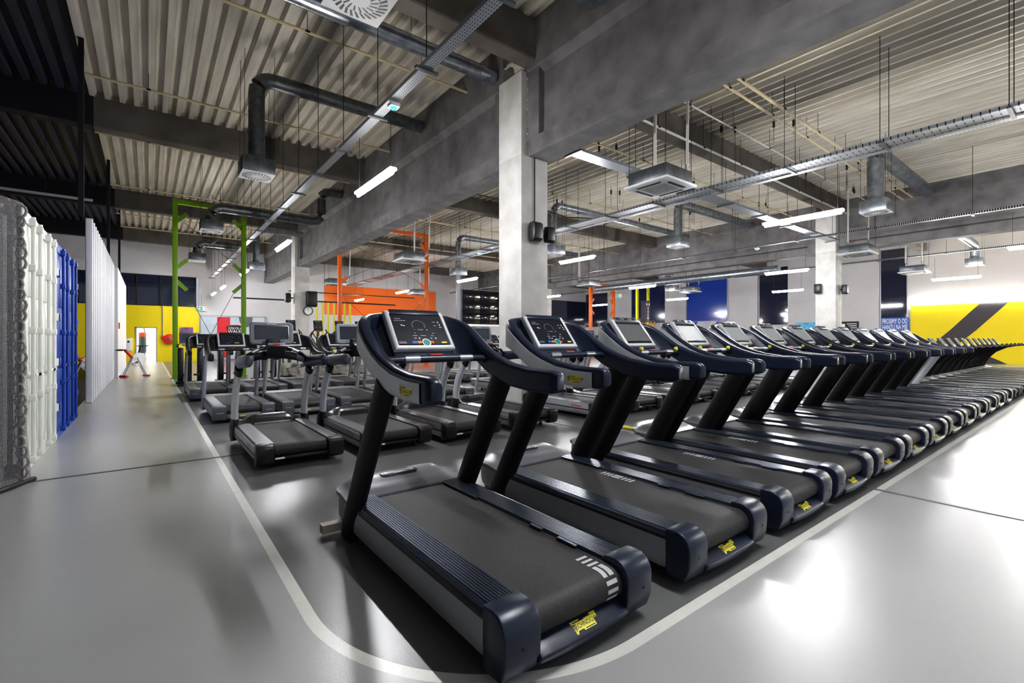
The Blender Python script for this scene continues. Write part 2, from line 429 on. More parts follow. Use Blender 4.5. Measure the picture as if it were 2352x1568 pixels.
    # console shell with the two arms
    MB().loft(shell_rings(.078)).build('console_shell', navy, t, smooth=55)
    n_ = len(shell_path())
    for sel, sx in ((range(3, 13), -1), (range(n_-13, n_-3), 1)):
        sc = MB().loft(shell_rings(.07, .006, .034, list(sel)), closed=False).build('side_cover', 'silver light' if not old else 'lf grey', t, smooth=60)
        if sx < 0 and not old: badge(sc, (-.4535, .85, 1.088), (0, -1, .02), (0, 0, 1), .8)
    for sx in (-1, 1):    # bowl between screen and arm
        A = [(.20*sx, 1.50, 1.215), (.22*sx, 1.60, 1.33), (.22*sx, 1.70, 1.45), (.2*sx, 1.78, 1.53)]
        B = [(.372*sx, 1.33, 1.215), (.372*sx, 1.47, 1.345), (.36*sx, 1.60, 1.455), (.26*sx, 1.76, 1.525)]
        rings = []
        for i in range(9):
            u = i/8; r_ = []
            for a, b_ in zip(A, B):
                p = Vector(a).lerp(Vector(b_), u); p.y += .075*math.sin(PI*u)*(1 if a is not A[3] else .15); r_.append(p)
            rings.append(r_)
        MB().loft(rings, closed=False).build('console_bowl', navy, t, smooth=80)
    prof = [(1.44, 1.20), (1.49, 1.245), (1.71, 1.525), (1.80, 1.53), (1.82, 1.28), (1.6, 1.20)]
    cb = MB().prism(prof, 'x', -.23, .23).build('console_body', navy, t, bevel=.01)
    if not old:
        MB().lathe([(.046, 0), (.046, .012), (.036, .012), (.034, -.03)], (.285, 1.43, 1.245), 14).build('cup_holder', 'gloss black', t)
    # grip bar with pulse sensors
    pth = [(-.39, 1.335, 1.21), (-.34, 1.335, 1.228), (-.15, 1.335, 1.232), (.15, 1.335, 1.232), (.34, 1.335, 1.228), (.39, 1.335, 1.21)]
    hb = MB().tube(pth, .0235, 12).build('grip_bar', navy, t, smooth=60)
    for x in (-.235, .16): MB().tube([(x, 1.335, 1.2315), (x+.10, 1.335, 1.2315)], .0245, 12).build('pulse_sensor', 'steel', hb, smooth=60)
    es = MB().box(-.085, .085, 1.37, 1.46, 1.205, 1.24).box(-.035, .035, 1.36, 1.44, 1.238, 1.256).build('stop_base', 'black plastic', t, bevel=.006)
    MB().box(-.045, .045, 1.345, 1.385, 1.246, 1.262).build('stop_key', 'red', es, bevel=.004)
    # console panel
    w0, w1, hh = .2275, .2275, .337
    f = MB()
    def ring(g_, n0): return [pan(-w0+g_, g_, n0), pan(w0-g_, g_, n0), pan(w1-g_, hh-g_, n0), pan(-w1+g_, hh-g_, n0)]
    f.loft([ring(.0, -.03), ring(0, .012), ring(.012, .022), ring(.03, .022), ring(.034, .012), ring(.034, -.02)], caps=False)
    f.add(ring(0, -.03), [(3, 2, 1, 0)])
    fr = f.build('console_frame', 'silver light', t, bevel=.006)
    sc = screen or ('screen dark' if not tv else 'screen pale')
    if not tv:
        d = MB(); poly(d, [(-.205, .04), (.205, .04), (.205, .30), (-.205, .30)], pan(0, 0, .0165), PX, PU); d.build('display', sc, fr, smooth=0)
        d = MB().loft([[pan(x, v, n0) for x, v in ((-.195, .302), (.195, .302), (.19, .345), (-.19, .345))] for n0 in (.0, .024)]).build('console_hood', navy, fr, bevel=.006)
        g_ = MB(); o1 = pan(0, 0, .0185)
        if not old:
            for i in range(14):
                a0 = PI*(-.12+1.24*i/14); a1 = PI*(-.12+1.24*(i+.8)/14)
                poly(g_, [(-.005+.052*math.cos(a0), .20+.052*math.sin(a0)), (-.005+.052*math.cos(a1), .20+.052*math.sin(a1)), (-.005+.044*math.cos(a1), .20+.044*math.sin(a1)), (-.005+.044*math.cos(a0), .20+.044*math.sin(a0))], o1, PX, PU)
            g_.mat(1)
            word(g_, 'GOAL', .014, pan(-.145, .262, .0185), PX, PU, 1.2); word(g_, 'GOAL', .014, pan(0, .165, .0185), PX, PU, 1.2)
            for x, v, w_, h_ in ((-.16, .245, .03, .003), (-.115, .245, .05, .003), (-.13, .205, .012, .012), (-.115, .2, .014, .008), (.125, .236, .022, .004), (.125, .205, .022, .004), (.165, .19, .02, .006), (.158, .236, .008, .016), (.165, .212, .008, .014),
                                 (-.05, .135, .012, .004), (.09, .135, .02, .004), (-.055, .112, .034, .004), (.005, .112, .042, .004), (.075, .112, .024, .004), (-.06, .09, .018, .006), (-.03, .09, .016, .006), (.06, .09, .018, .006), (.095, .09, .016, .006), (-.045, .165, .008, .003), (.05, .165, .008, .008), (-.03, .09, .005, .017), (.095, .09, .005, .017)):
                rect(g_, x-w_/2, x+w_/2, v-h_/2, v+h_/2, o1, PX, PU)
            for mi, (x, w_) in ((2, (-.075, .036)), (3, (-.038, .03)), (4, (.055, .032))):
                g_.mat(mi); rect(g_, x-w_/2, x+w_/2, .045, .066, o1, PX, PU)
            g_.mat(5); rect(g_, .13, .172, .047, .06, o1, PX, PU)
            g_.mat(6); poly(g_, [(.01+.026*math.cos(a), .05+.026*math.sin(a)) for a in [2*PI*i/18 for i in range(18)]], pan(0, 0, .0235), PX, PU)
            g_.mat(7); poly(g_, [(.01+.033*math.cos(a), .05+.033*math.sin(a)) for a in [2*PI*i/18 for i in range(18)]], pan(0, 0, .0228), PX, PU)
            g_.mat(8); rect(g_, -.19, -.135, .043, .063, o1, PX, PU)
            g_.build('display_graphics', ['lf grey', 'white mark', 'blue btn', 'orange btn', 'red', 'logo yellow', 'teal', 'silver light', 'lf grey'], fr, smooth=0)
        else:
            for x, v, w_, h_ in ((-.15, .25, .04, .003), (-.12, .2, .02, .01), (.13, .24, .02, .012), (.15, .2, .02, .008), (0, .165, .03, .005), (0, .115, .04, .004)): rect(g_, x-w_/2, x+w_/2, v-h_/2, v+h_/2, o1, PX, PU)
            for i in range(10):
                a0 = PI*i/10; a1 = PI*(i+.7)/10
                poly(g_, [(.05*math.cos(a0), .2+.05*math.sin(a0)), (.05*math.cos(a1), .2+.05*math.sin(a1)), (.042*math.cos(a1), .2+.042*math.sin(a1)), (.042*math.cos(a0), .2+.042*math.sin(a0))], o1, PX, PU)
            g_.mat(1); rect(g_, .05, .085, .075, .09, o1, PX, PU); rect(g_, .09, .125, .075, .09, o1, PX, PU)
            g_.mat(2); rect(g_, -.09, -.02, .072, .09, o1, PX, PU)
            g_.build('display_graphics', ['lf grey', 'logo yellow', 'bag blue'], fr, smooth=0)
    else:
        d = MB(); poly(d, [(-.205, .04), (.205, .04), (.205, .32), (-.205, .32)], pan(0, 0, .0135), PX, PU); d.mat(1); poly(d, [(-.185, .06), (.185, .06), (.185, .275), (-.185, .275)], pan(0, 0, .0155), PX, PU)
        d.build('tv_screen', ['gloss black', sc], fr, smooth=0)
        g_ = MB().loft([[pan(x*s_, .045+.016*y*s_, n0) for x, y in [(.12*math.cos(a), math.sin(a)) for a in [2*PI*i/20 for i in range(20)]]] for s_, n0 in ((1, .013), (.96, .02))]).build('button_lens', 'gloss black', fr)
        g_ = MB().loft([[pan(x, v, n0) for x, v in ((-.2, .295), (.2, .295), (.18, .362), (-.18, .362))] for n0 in (-.02, .026)]).build('console_hood', 'lf grey', fr, bevel=.012)
        for x in (-.13, 0, .12): MB().loft([[pan(x+a*.03, .335+b*.012, n0) for a, b in ((-1, -1), (1, -1), (1, 1), (-1, 1))] for n0 in (.02, .03)]).build('control_key', 'black plastic', g_, bevel=.003)
        for x, y, z in ((-.13, 1.40, 1.265), (.33, 1.33, 1.262)):
            k_ = MB(); k_.lathe([(.004, -.016), (.018, -.014), (.02, .0), (.018, .012), (.004, .016)], (x, y, z), 10, 'y').build('yellow_knob', 'logo yellow', t)
    # feet and support tube at the nose
    ft = MB()
    for x in (-.33, .33):
        ft.lathe([(.022, 0), (.026, .012), (.016, .03), (.016, .1)], (x, .28, 0), 10); ft.lathe([(.028, 0), (.03, .02), (.016, .03), (.016, .1)], (x, 1.62, 0), 10)
    ft.build('foot', 'matte black', t)
    if style == 'led':
        b_ = MB()
        for z0, z1, y0, y1 in ((0.002, .007, 1.93, 2.0), (.055, .06, 1.93, 2.0), (.007, .055, 1.93, 1.935), (.007, .055, 1.995, 2.0)): b_.box(-.56, .56, y0, y1, z0+.02, z1+.02)
        b_.build('support_tube', 'cream plastic', t)
    return t

# ------------------------------------------------------------------ silver-posted treadmill with the hooded screen
def make_lf(name, label, group, pale=False):
    t = thing(name, label, 'treadmill', group=group)
    MB().box(-.40, .40, .1, 1.6, .09, .225).build('deck', 'matte black', t)
    R = .068
    prof = [(1.56, .255)] + [(.09-R*math.sin(a), .187+R*math.cos(a)) for a in [PI*i/8 for i in range(9)]] + [(1.56, .119)]
    MB().prism(prof, 'x', -.262, .262).build('running_belt', 'belt', t, smooth=35)
    for sx in (-1, 1):
        MB().prism([(.268*sx, .235), (.268*sx, .27), (.30*sx, .273), (.415*sx, .262), (.43*sx, .235)], 'y', .04, 1.55).build('side_rail', 'rail grey', t, smooth=30)
        sk = MB().prism([(.40*sx, .08), (.415*sx, .07), (.437*sx, .12), (.441*sx, .18), (.434*sx, .236), (.40*sx, .236)], 'y', .10, 1.62).build('side_skirt', 'silver paint', t, smooth=50)
        MB().prism([(.40*sx, .155), (.443*sx, .15), (.4435*sx, .165), (.40*sx, .17)], 'y', .10, 1.6).build('skirt_groove', 'black plastic', sk)
        if sx < 0:
            q = MB(); word(q, 'Life Fitness', .075, (-.4445, .42, .205), (0, -1, 0), (0, 0, 1), .75); q.build('lettering', 'logo red', sk, smooth=0)
        cap = [(.13, .272), (.03, .262), (-.005, .235), (-.012, .15), (.01, .07), (.05, .045), (.13, .05)]
        MB().prism(cap, 'x', *( (-.442, -.272) if sx < 0 else (.272, .442))).build('end_cap', 'black plastic', t, bevel=.012, seg=2)
    MB().box(-.272, .272, .02, .06, .095, .125).build('rear_bar', 'black plastic', t, bevel=.006)
    s = MB(); rect(s, -.26, -.17, -.008, .01, (0, .0185, .11), (1, 0, 0), (0, 0, 1)); s.build('sticker', 'sign white', t, smooth=0)
    # motor cover with a raised wave
    rings = []
    for i in range(17):
        x = -.42+.84*i/16; c = sm(.30, .22, abs(x)); e = sm(.42, .33, abs(x))
        rings.append([(x, 1.5-.02*(1-c), .235), (x, 1.5-.03*(1-c), .262), (x, 1.56, .275+.055*c), (x, 1.64, .30+.065*c), (x, 1.78, .295+.055*c), (x, 1.92, .25+.02*e), (x, 1.98, .18), (x, 1.98, .08), (x, 1.55, .08)])
    MB().loft(rings).build('motor_cover', 'cover black', t, smooth=50)
    for sx in (-1, 1):
        MB().tube([(.425*sx, 1.64, .05), (.43*sx, 1.66, .12), (.428*sx, 1.66, .25), (.424*sx, 1.655, .33)], [.045, .055, .053, .048], 14, [.09, .12, .115, .10], up=(0, 1, 0)).build('upright_base', 'black plastic', t, smooth=50)
        up = MB().tube([(.424*sx, 1.655, .31), (.424*sx, 1.65, .45), (.422*sx, 1.58, .68), (.42*sx, 1.44, .88), (.418*sx, 1.36, .97)], [.043, .043, .042, .04, .04], 8, [.088, .085, .08, .075, .072], up=(0, 1, 0)).build('upright', 'silver light', t, smooth=25)
        if sx < 0:
            q = MB(); word(q, '8', .07, (-.468, 1.66, .72), (0, -1, 0), (0, 0, 1)); q.build('lettering', 'lf grey', up, smooth=0)
        MB().tube([(.418*sx, 1.38, .93), (.416*sx, 1.33, 1.0)], .046, 12, .082, up=(0, 1, 0)).build('upright_collar', 'black plastic', t, smooth=50)
        # side grip
        rings = []
        for y, x, zc, h, w in ((.62, .40, 1.105, .05, .03), (.64, .41, 1.105, .065, .042), (.75, .418, 1.10, .07, .045), (1.0, .42, 1.085, .072, .045), (1.25, .415, 1.065, .078, .05), (1.42, .40, 1.06, .08, .05), (1.48, .39, 1.07, .06, .035)):
            rings.append([(sx*(x+w*math.cos(a)*(1 if abs(math.cos(a)) > .5 else 1)), y, zc+h*math.sin(a)*min(1, 1.0)) for a in [2*PI*k/14+.1 for k in range(14)]])
        MB().loft(rings).build('side_grip', 'lf grey' if sx < 0 else 'navy plastic', t, smooth=60)
    # arched cross beam
    rings = []
    for i in range(13):
        x = -.40+.80*i/12; a = 1-(x/.40)**2
        zl = 1.03+.075*a; zu = 1.115+.09*a; y = 1.40+.08*a
        rings.append([(x, y-.05, zl), (x, y-.065, (zl+zu)/2), (x, y-.05, zu), (x, y+.05, zu+.01), (x, y+.06, zl)])
    cbm = MB().loft(rings).build('cross_beam', 'gloss black', t, smooth=50)
    for sx in (-1, 1):
        MB().obox((sx*.30, 1.345, 1.105), (.05, -.008*sx*0, -.02*sx), (0, .012, 0), (0, 0, .033)).build('speed_key', 'lf grey', cbm, bevel=.006)
        MB().tube([(sx*.11, 1.36, 1.25), (sx*.22, 1.345, 1.215), (sx*.31, 1.33, 1.165), (sx*.37, 1.33, 1.11)], .02, 10).build('grip_bar', 'gloss black', t, smooth=60)
        MB().tube([(sx*.20, 1.347, 1.222), (sx*.275, 1.337, 1.187)], .0215, 10).build('pulse_sensor', 'steel', t, smooth=60)
    sc = MB().obox((0, 1.33, 1.215), (.105, 0, 0), (0, .05, .02), (0, -.03, .075)).build('small_console', 'black plastic', t, bevel=.015)
    MB().obox((0, 1.292, 1.272), (.10, 0, 0), (0, .012, .03), (0, -.012, .006)).build('key_plate', 'lf pale', sc, bevel=.004)
    MB().obox((0, 1.274, 1.252), (.03, 0, 0), (0, .004, .01), (0, -.01, .005)).build('stop_key', 'logo yellow', sc, bevel=.003)
    MB().obox((0, 1.281, 1.287), (.035, 0, 0), (0, .004, .008), (0, -.006, .004)).build('stop_label', 'red', sc)
    MB().box(-.08, .08, 1.42, 1.56, 1.18, 1.36).build('screen_neck', 'black plastic', t, bevel=.02)
    # screen head: rounded frame, inset screen
    o = Vector((0, 1.55, 1.285)); u = Vector((0, .05, .29)).normalized(); n = Vector((0, -.29, .05)).normalized()
    def rr(w, h, r, v0, nn, k=5):
        pts = []
        for cx, cz, a0 in ((w-r, v0+h-r, 0), (-w+r, v0+h-r, PI/2), (-w+r, v0+r, PI), (w-r, v0+r, 1.5*PI)):
            for i in range(k+1): a = a0+PI/2*i/k; pts.append(o + PX*(cx+r*math.cos(a)) + u*(cz+r*math.sin(a)) + n*nn)
        return pts
    f = MB().loft([rr(.22, .26, .05, .02, -.07), rr(.262, .298, .05, 0, -.035), rr(.265, .30, .05, 0, 0), rr(.255, .28, .045, .01, .018), rr(.215, .195, .012, .062, .018), rr(.208, .185, .008, .067, .008)], caps=True)
    fr = f.build('screen_frame', 'lf pale' if pale else 'lf grey', t, smooth=50)
    d = MB(); poly(d, rr(.20, .178, .006, .070, .0092, 1), (0, 0, 0), (1, 0, 0), (0, 1, 0)) if False else d.add(rr(.203, .18, .006, .069, .0095, 1), [tuple(range(8))])
    d.build('screen', 'screen slate', fr, smooth=0)
    d = MB(); d.add(rr(.208, .187, .006, .066, .0086, 1), [tuple(range(8))]); d.build('screen_border', 'gloss black', fr, smooth=0)
    q = MB(); word(q, 'Life Fitness', .026, o+u*.276+n*.0205, PX, u, 1.); q.build('lettering', 'sign white', fr, smooth=0)
    MB().obox(o+u*.025+n*.012, PX*.13, u*.022, n*.012).build('control_strip', 'lf pale' if pale else 'lf grey', fr, bevel=.008)
    ft = MB()
    for x in (-.3, .3): ft.lathe([(.025, 0), (.028, .015), (.014, .03), (.014, .1)], (x, .25, 0), 10); ft.lathe([(.025, 0), (.028, .015), (.014, .03), (.014, .1)], (x, 1.75, 0), 10)
    ft.build('foot', 'matte black', t)
    return t

# ------------------------------------------------------------------ treadmill with swept C-shaped uprights
def make_artis(name, label, group):
    t = thing(name, label, 'treadmill', group=group)
    MB().box(-.39, .39, .06, 1.8, .06, .20).build('deck', 'matte black', t, bevel=.01)
    R = .06
    prof = [(1.75, .225)] + [(.07-R*math.sin(a), .165+R*math.cos(a)) for a in [PI*i/6 for i in range(7)]] + [(1.75, .105)]
    MB().prism(prof, 'x', -.26, .26).build('running_belt', 'belt', t, smooth=35)
    for sx in (-1, 1):
        MB().prism([(.265*sx, .20), (.265*sx, .238), (.40*sx, .235), (.425*sx, .215), (.43*sx, .12), (.40*sx, .05), (.38*sx, .05)], 'y', .02, 1.78).build('side_rail', 'black plastic', t, smooth=30)
        MB().prism([(0, .24), (-.01, .2), (0, .08), (.05, .05), (.12, .05), (.12, .24)], 'x', .27*sx, .43*sx).build('end_cap', 'black plastic', t, bevel=.012)
        up = [(.405*sx, 2.12, .15), (.405*sx, 2.05, .40), (.405*sx, 1.92, .66), (.405*sx, 1.70, .90), (.40*sx, 1.38, 1.06), (.395*sx, 1.0, 1.13), (.39*sx, .62, 1.15)]
        MB().tube(up, [.04, .042, .042, .04, .036, .032, .022], 10, [.11, .10, .095, .085, .06, .045, .035], up=(0, 1, 0)).build('curved_upright', 'post black', t, smooth=60)
        MB().tube([(.405*sx, 2.15, .09), (.405*sx, 2.08, .24)], [.055, .045], 10, [.13, .115], up=(0, 1, 0)).build('upright_foot', 'silver light', t, smooth=60)
    g = MB(); g.loft([[(x, 1.76, .2), (x, 1.76, .235), (x, 1.95, .285), (x, 2.18, .22), (x, 2.22, .08), (x, 1.76, .06)] for x in (-.40, -.3, 0, .3, .40)])
    h = g.build('motor_cover', 'old grey', t, smooth=30)
    q = MB(); q.add([(-.34, 1.82, .253), (-.05, 1.82, .253), (-.1, 1.91, .277), (-.34, 1.91, .277)], [(0, 1, 2, 3)]); q.build('green_decal', 'green decal', h, smooth=0)
    br = MB().tube([(-.40, 1.42, 1.06), (0, 1.46, 1.09), (.40, 1.42, 1.06)], .03, 8).build('cross_bar', 'black plastic', t, smooth=60)
    o = Vector((0, 1.56, 1.14)); u = Vector((0, .14, .23)).normalized(); n = Vector((0, -.23, .14)).normalized()
    fr = MB().obox(o+u*.135, PX*.24, u*.145, n*.018).build('screen_frame', 'black plastic', t, bevel=.014)
    MB().obox(o+u*.02, PX*.2, u*.05, n*.03).build('screen_neck', 'black plastic', t, bevel=.01)
    s = MB(); rect(s, -.21, .21, .03, .255, o+n*.0195, PX, u); s.build('screen', 'belt', fr, smooth=0)
    for x in (-.37, .37): MB().lathe([(.02, 0), (.024, .03), (.01, .05)], (x, .95, 1.155), 8).build('thumb_knob', 'black plastic', t)
    return t

# ------------------------------------------------------------------ cross trainer, stair-type machine, bikes
def make_elliptical(name, label, group):
    t = thing(name, label, 'cross trainer', group=group)
    MB().prism([(1.02, .02), (1.0, .30), (1.10, .47), (1.42, .50), (1.55, .40), (1.60, .02)], 'x', -.29, .29).build('drive_housing', 'beige', t, bevel=.04, seg=3)
    q = MB(); 
    for sx in (-1, 1): q.lathe([(.06, -.006), (.10, -.006), (.10, .006), (.06, .006)], (sx*.292, 1.28, .22), 18, 'x')
    q.build('side_disc', 'lf grey', t)
    for sx in (-1, 1):
        MB().obox((sx*.14, -.06, .47), (.085, 0, 0), (0, .20, -.02), (0, .006, .05)).build('pedal', 'lf grey', t, bevel=.02)
        MB().tube([(sx*.14, -.1, .43), (sx*.16, .5, .36), (sx*.18, 1.2, .30)], .03, 8).build('pedal_arm', 'silver paint', t, smooth=60)
        MB().tube([(sx*.24, 1.25, .35), (sx*.26, 1.22, 1.1), (sx*.27, 1.1, 1.45), (sx*.25, .95, 1.62), (sx*.2, .9, 1.7)], .022, 8).build('moving_handle', 'matte black', t, smooth=60)
        MB().tube([(sx*.06, 1.15, 1.35), (sx*.22, .98, 1.55), (sx*.28, .92, 1.62), (sx*.36, 1.0, 1.45)], .018, 8).build('fixed_handle', 'matte black', t, smooth=60)
    MB().box(-.06, .06, .1, 1.55, .03, .10).box(-.3, .3, 1.48, 1.58, 0, .06).box(-.28, .28, .0, .1, 0, .05).build('base_frame', 'silver paint', t, bevel=.01)
    MB().tube([(0, 1.45, .08), (0, 1.35, .8), (0, 1.2, 1.5), (0, 1.16, 1.72)], [.07, .06, .05, .04], 10).build('mast', 'lf grey', t, smooth=60)
    o = Vector((0, 1.13, 1.66)); u = Vector((0, .1, .37)).normalized(); n = Vector((0, -.37, .1)).normalized()
    c = MB().obox(o+u*.20, PX*.165, u*.205, n*.02).build('console', 'black plastic', t, bevel=.03, seg=3)
    s = MB(); rect(s, -.10, .10, .19, .30, o+n*.0212, PX, u); s.mat(1)
    for x, v, w, h in ((-.1, .1, .06, .07), (.03, .1, .06, .07), (-.1, .335, .03, .03), (.07, .335, .03, .03)): rect(s, x, x+w, v, v+h, o+n*.0212, PX, u)
    s.build('display', ['screen slate', 'lf grey'], c, smooth=0)
    s = MB(); word(s, 'Life Fitness', .035, o+u*.355+n*.0215, PX, u); s.build('lettering', 'sign white', c, smooth=0)
    MB().obox(o-u*.02+n*.02, PX*.07, u*.02, n*.02).build('stop_key', 'red', c, bevel=.006)
    return t
def make_climber(name, label, group):
    t = thing(name, label, 'cross trainer', group=group)
    MB().box(-.33, .33, .95, 1.15, 0, .07).box(-.33, .33, 0, .12, 0, .07).box(-.05, .05, .1, 1.0, .02, .1).build('base_frame', 'matte black', t, bevel=.01)
    for sx in (-1, 1):
        MB().prism([(.35, .12), (.30, .3), (.34, .98), (.42, 1.10), (.58, 1.08), (.64, .95), (.66, .2), (.6, .08)], 'x', sx*.17, sx*.31).build('side_pod', 'black plastic', t, bevel=.03, seg=3)
        MB().tube([(sx*.28, .7, .08), (sx*.26, .72, .7), (sx*.24, .75, 1.1)], .035, 10).build('side_post', 'silver paint', t, smooth=60)
        MB().tube([(sx*.30, .45, 1.12), (sx*.33, .2, 1.18), (sx*.30, .02, 1.2)], .024, 8).build('handle', 'matte black', t, smooth=60)
        MB().obox((sx*.13, .1, .32), (.07, 0, 0), (0, .17, -.02), (0, .002, .02)).build('pedal', 'matte black', t, bevel=.01)
    MB().tube([(0, .8, .1), (0, .78, .8), (0, .7, 1.3)], .06, 10).build('mast', 'lf grey', t, smooth=60)
    o = Vector((0, .62, 1.24)); u = Vector((0, .08, .28)).normalized(); n = Vector((0, -.28, .08)).normalized()
    c = MB().obox(o+u*.16, PX*.26, u*.16, n*.025).build('console', 'lf grey', t, bevel=.04, seg=3)
    s = MB(); rect(s, -.21, .21, .05, .27, o+n*.0262, PX, u); s.build('screen', 'screen slate', c, smooth=0)
    MB().obox(o-u*.06+n*.03, PX*.2, u*.03, n*.05).build('reading_tray', 'silver paint', t, bevel=.01)
    return t
def make_bike(name, label, loc, rz):
    t = thing(name, label, 'exercise bike', loc, rz)
    MB().tube([(-.2, .2, .045), (.2, .2, .045)], .042, 10).build('rear_foot', 'red', t, smooth=60)
    MB().tube([(-.18, .92, .035), (.18, .92, .035)], .034, 10).build('front_foot', 'red', t, smooth=60)
    for sx in (-1, 1):
        MB().tube([(sx*.05, .21, .07), (sx*.05, .48, .72)], .026, 8).build('rear_leg', 'silver light', t, smooth=60)
        MB().tube([(sx*.05, .91, .06), (sx*.05, .60, .70)], .026, 8).build('front_leg', 'silver light', t, smooth=60)
    MB().lathe([(.02, -.05), (.24, -.045), (.25, 0), (.24, .045), (.02, .05)], (0, .66, .62), 24, 'x').build('flywheel_cover', 'paint white', t, smooth=40)
    MB().tube([(0, .25, .95), (0, .45, .72), (0, .62, .55)], .05, 10).build('frame', 'red', t, smooth=60)
    MB().loft([[(w*c_*math.cos(a), y, .97+h*math.sin(a)) for a in [2*PI*k/10 for k in range(10)] for c_ in (1,)] for y, w, h in ((-.02, .09, .02), (.06, .12, .035), (.16, .08, .03), (.28, .03, .02))]).build('saddle', 'matte black', t, smooth=60)
    MB().tube([(0, .62, .66), (0, .72, 1.08)], .03, 8).build('handlebar_stem', 'matte black', t, smooth=60)
    MB().tube([(-.2, .86, 1.12), (-.2, .72, 1.1), (.2, .72, 1.1), (.2, .86, 1.12)], .018, 8).build('handlebar', 'matte black', t, smooth=60)
    MB().tube([(-.16, .55, .46), (0, .55, .5), (.16, .55, .54)], .025, 8).build('pedal_crank', 'matte black', t)
    return t

# ================================================================== THE HALL
struct(MB().add([(-9, -6, 0), (37, -6, 0), (37, 42, 0), (-9, 42, 0)], [(0, 1, 2, 3)]), 'floor', 'floor', smooth=0)
struct(MB().box(-.9, 5.2, 6.325, 6.36, 0, .004), 'trim_1', 'joint dark')
struct(MB().box(5.18, 5.215, -4, 6.36, 0, .005), 'trim_2', 'joint')
struct(MB().box(5.70, 5.80, 4.42, 4.8, 0, .03), 'trim_3', 'yellow steel', bevel=.008)
# perforated tray metal
def tray_material(name, px, py, fx, fy):
    m = mat(name, (.42, .45, .5), .38, .75); nt, b = nodes(m); N = nt.nodes; L = nt.links
    tc = N.new('ShaderNodeTexCoord'); sp = N.new('ShaderNodeSeparateXYZ'); L.new(tc.outputs['Object'], sp.inputs[0]); o = []
    for i, p, f in ((0, px, fx), (1, py, fy)):
        a = N.new('ShaderNodeMath'); a.operation = 'DIVIDE'; a.inputs[1].default_value = p; L.new(sp.outputs[i], a.inputs[0])
        g = N.new('ShaderNodeMath'); g.operation = 'FRACT'; L.new(a.outputs[0], g.inputs[0])
        h = N.new('ShaderNodeMath'); h.operation = 'LESS_THAN'; h.inputs[1].default_value = f; L.new(g.outputs[0], h.inputs[0]); o.append(h.outputs[0])
    k = N.new('ShaderNodeMath'); k.operation = 'MULTIPLY'; L.new(o[0], k.inputs[0]); L.new(o[1], k.inputs[1])
    x = N.new('ShaderNodeMix'); x.data_type = 'RGBA'; x.inputs['A'].default_value = (.42, .45, .5, 1); x.inputs['B'].default_value = (.02, .02, .025, 1)
    L.new(k.outputs[0], x.inputs['Factor']); L.new(x.outputs['Result'], b.inputs['Base Color'])
    return m
K['tray long'] = tray_material('tray long', .034, .055, .25, .6)
K['tray cross'] = tray_material('tray cross', .22, .11, .62, .16)
# roof decking: trapezoid sheets running away from the camera
def deck(x0, x1, y0, y1, z, key, name='ceiling', p=.3, h=.15, fl=.11):
    prof = []; x = x0
    while x < x1-.01:
        prof += [(x, z), (x+fl, z), (x+fl+.012, z+h*.5), (x+fl+.03, z+h), (x+p-.03, z+h), (x+p-.012, z+h*.5)]; x += p
    prof.append((x, z)); m = MB()
    m.loft([[(a, y0, b) for a, b in prof], [(a, y1, b) for a, b in prof]], closed=False)
    return struct(m, name, key, smooth=0)
deck(-1.2, 6.3, -4, 36, 7.6, 'deck'); deck(-9, -1.21, -4, 36, 7.6, 'deck dark'); deck(6.0, 23.2, -4, 36, 7.12, 'deck', fl=.06, h=.12); deck(23.3, 36.6, -4, 36, 7.12, 'deck', fl=.06, h=.12)
mk('column concrete', (.62, .60, .57), .7, noise=.14, nscale=2.5, bump=.08)
# secondary beams across the bays
for y in (7.0, 16.15, 25.55, 33.6):
    struct(MB().prism([(y, 7.62), (y, 6.85), (y+.02, 6.82), (y+.36, 6.82), (y+.38, 6.85), (y+.38, 7.62)], 'x', -1.12, 6.1), 'ceiling_beam', 'concrete', smooth=0)
    struct(MB().prism([(y, 7.62), (y, 6.85), (y+.38, 6.85), (y+.38, 7.62)], 'x', -9, -1.125), 'ceiling_beam', 'black paint', smooth=0)
    for x0, x1 in ((6.55, 22.9), (23.4, 36.5)):
        struct(MB().prism([(y, 7.14), (y, 6.6), (y+.02, 6.57), (y+.36, 6.57), (y+.38, 6.6), (y+.38, 7.14)], 'x', x0, x1), 'ceiling_beam', 'concrete', smooth=0)
# main beams along the hall: bottom flange, web, wide top flange
def main_beam(x, y0, y1, zt):
    pr = [(x, 5.06), (x+.03, 5.03), (x+.56, 5.03), (x+.59, 5.06), (x+.59, 5.36), (x+.47, 5.44), (x+.47, 6.6), (x+.62, 6.72), (x+.62, zt), (x-.03, zt), (x-.03, 6.72), (x+.12, 6.6), (x+.12, 5.44), (x, 5.36)]
    m = MB(); m.prism(pr, 'y', y0, y1)
    for yy in (y0, y1-.35):                                   # thickened ends
        m.prism([(x+.005, 5.1), (x+.585, 5.1), (x+.585, 6.75), (x+.005, 6.75)], 'y', yy+.01, yy+.34)
    return struct(m, 'ceiling_beam', 'concrete grey', smooth=0)
for y0, y1 in ((-5, 7.28), (8.06, 25.6), (26.36, 34.5)):
    main_beam(6.02, y0, y1, 7.75); main_beam(22.9, y0, y1, 7.3)
for x in (5.87, 22.77):
    for y in (7.29, 25.6):
        m = MB().box(x, x+.7, y, y+.76, 0, 5.04); m.box(x, x+.145, y, y+.76, 5.04, 6.72)
        struct(m, 'column', 'column concrete', bevel=.012)
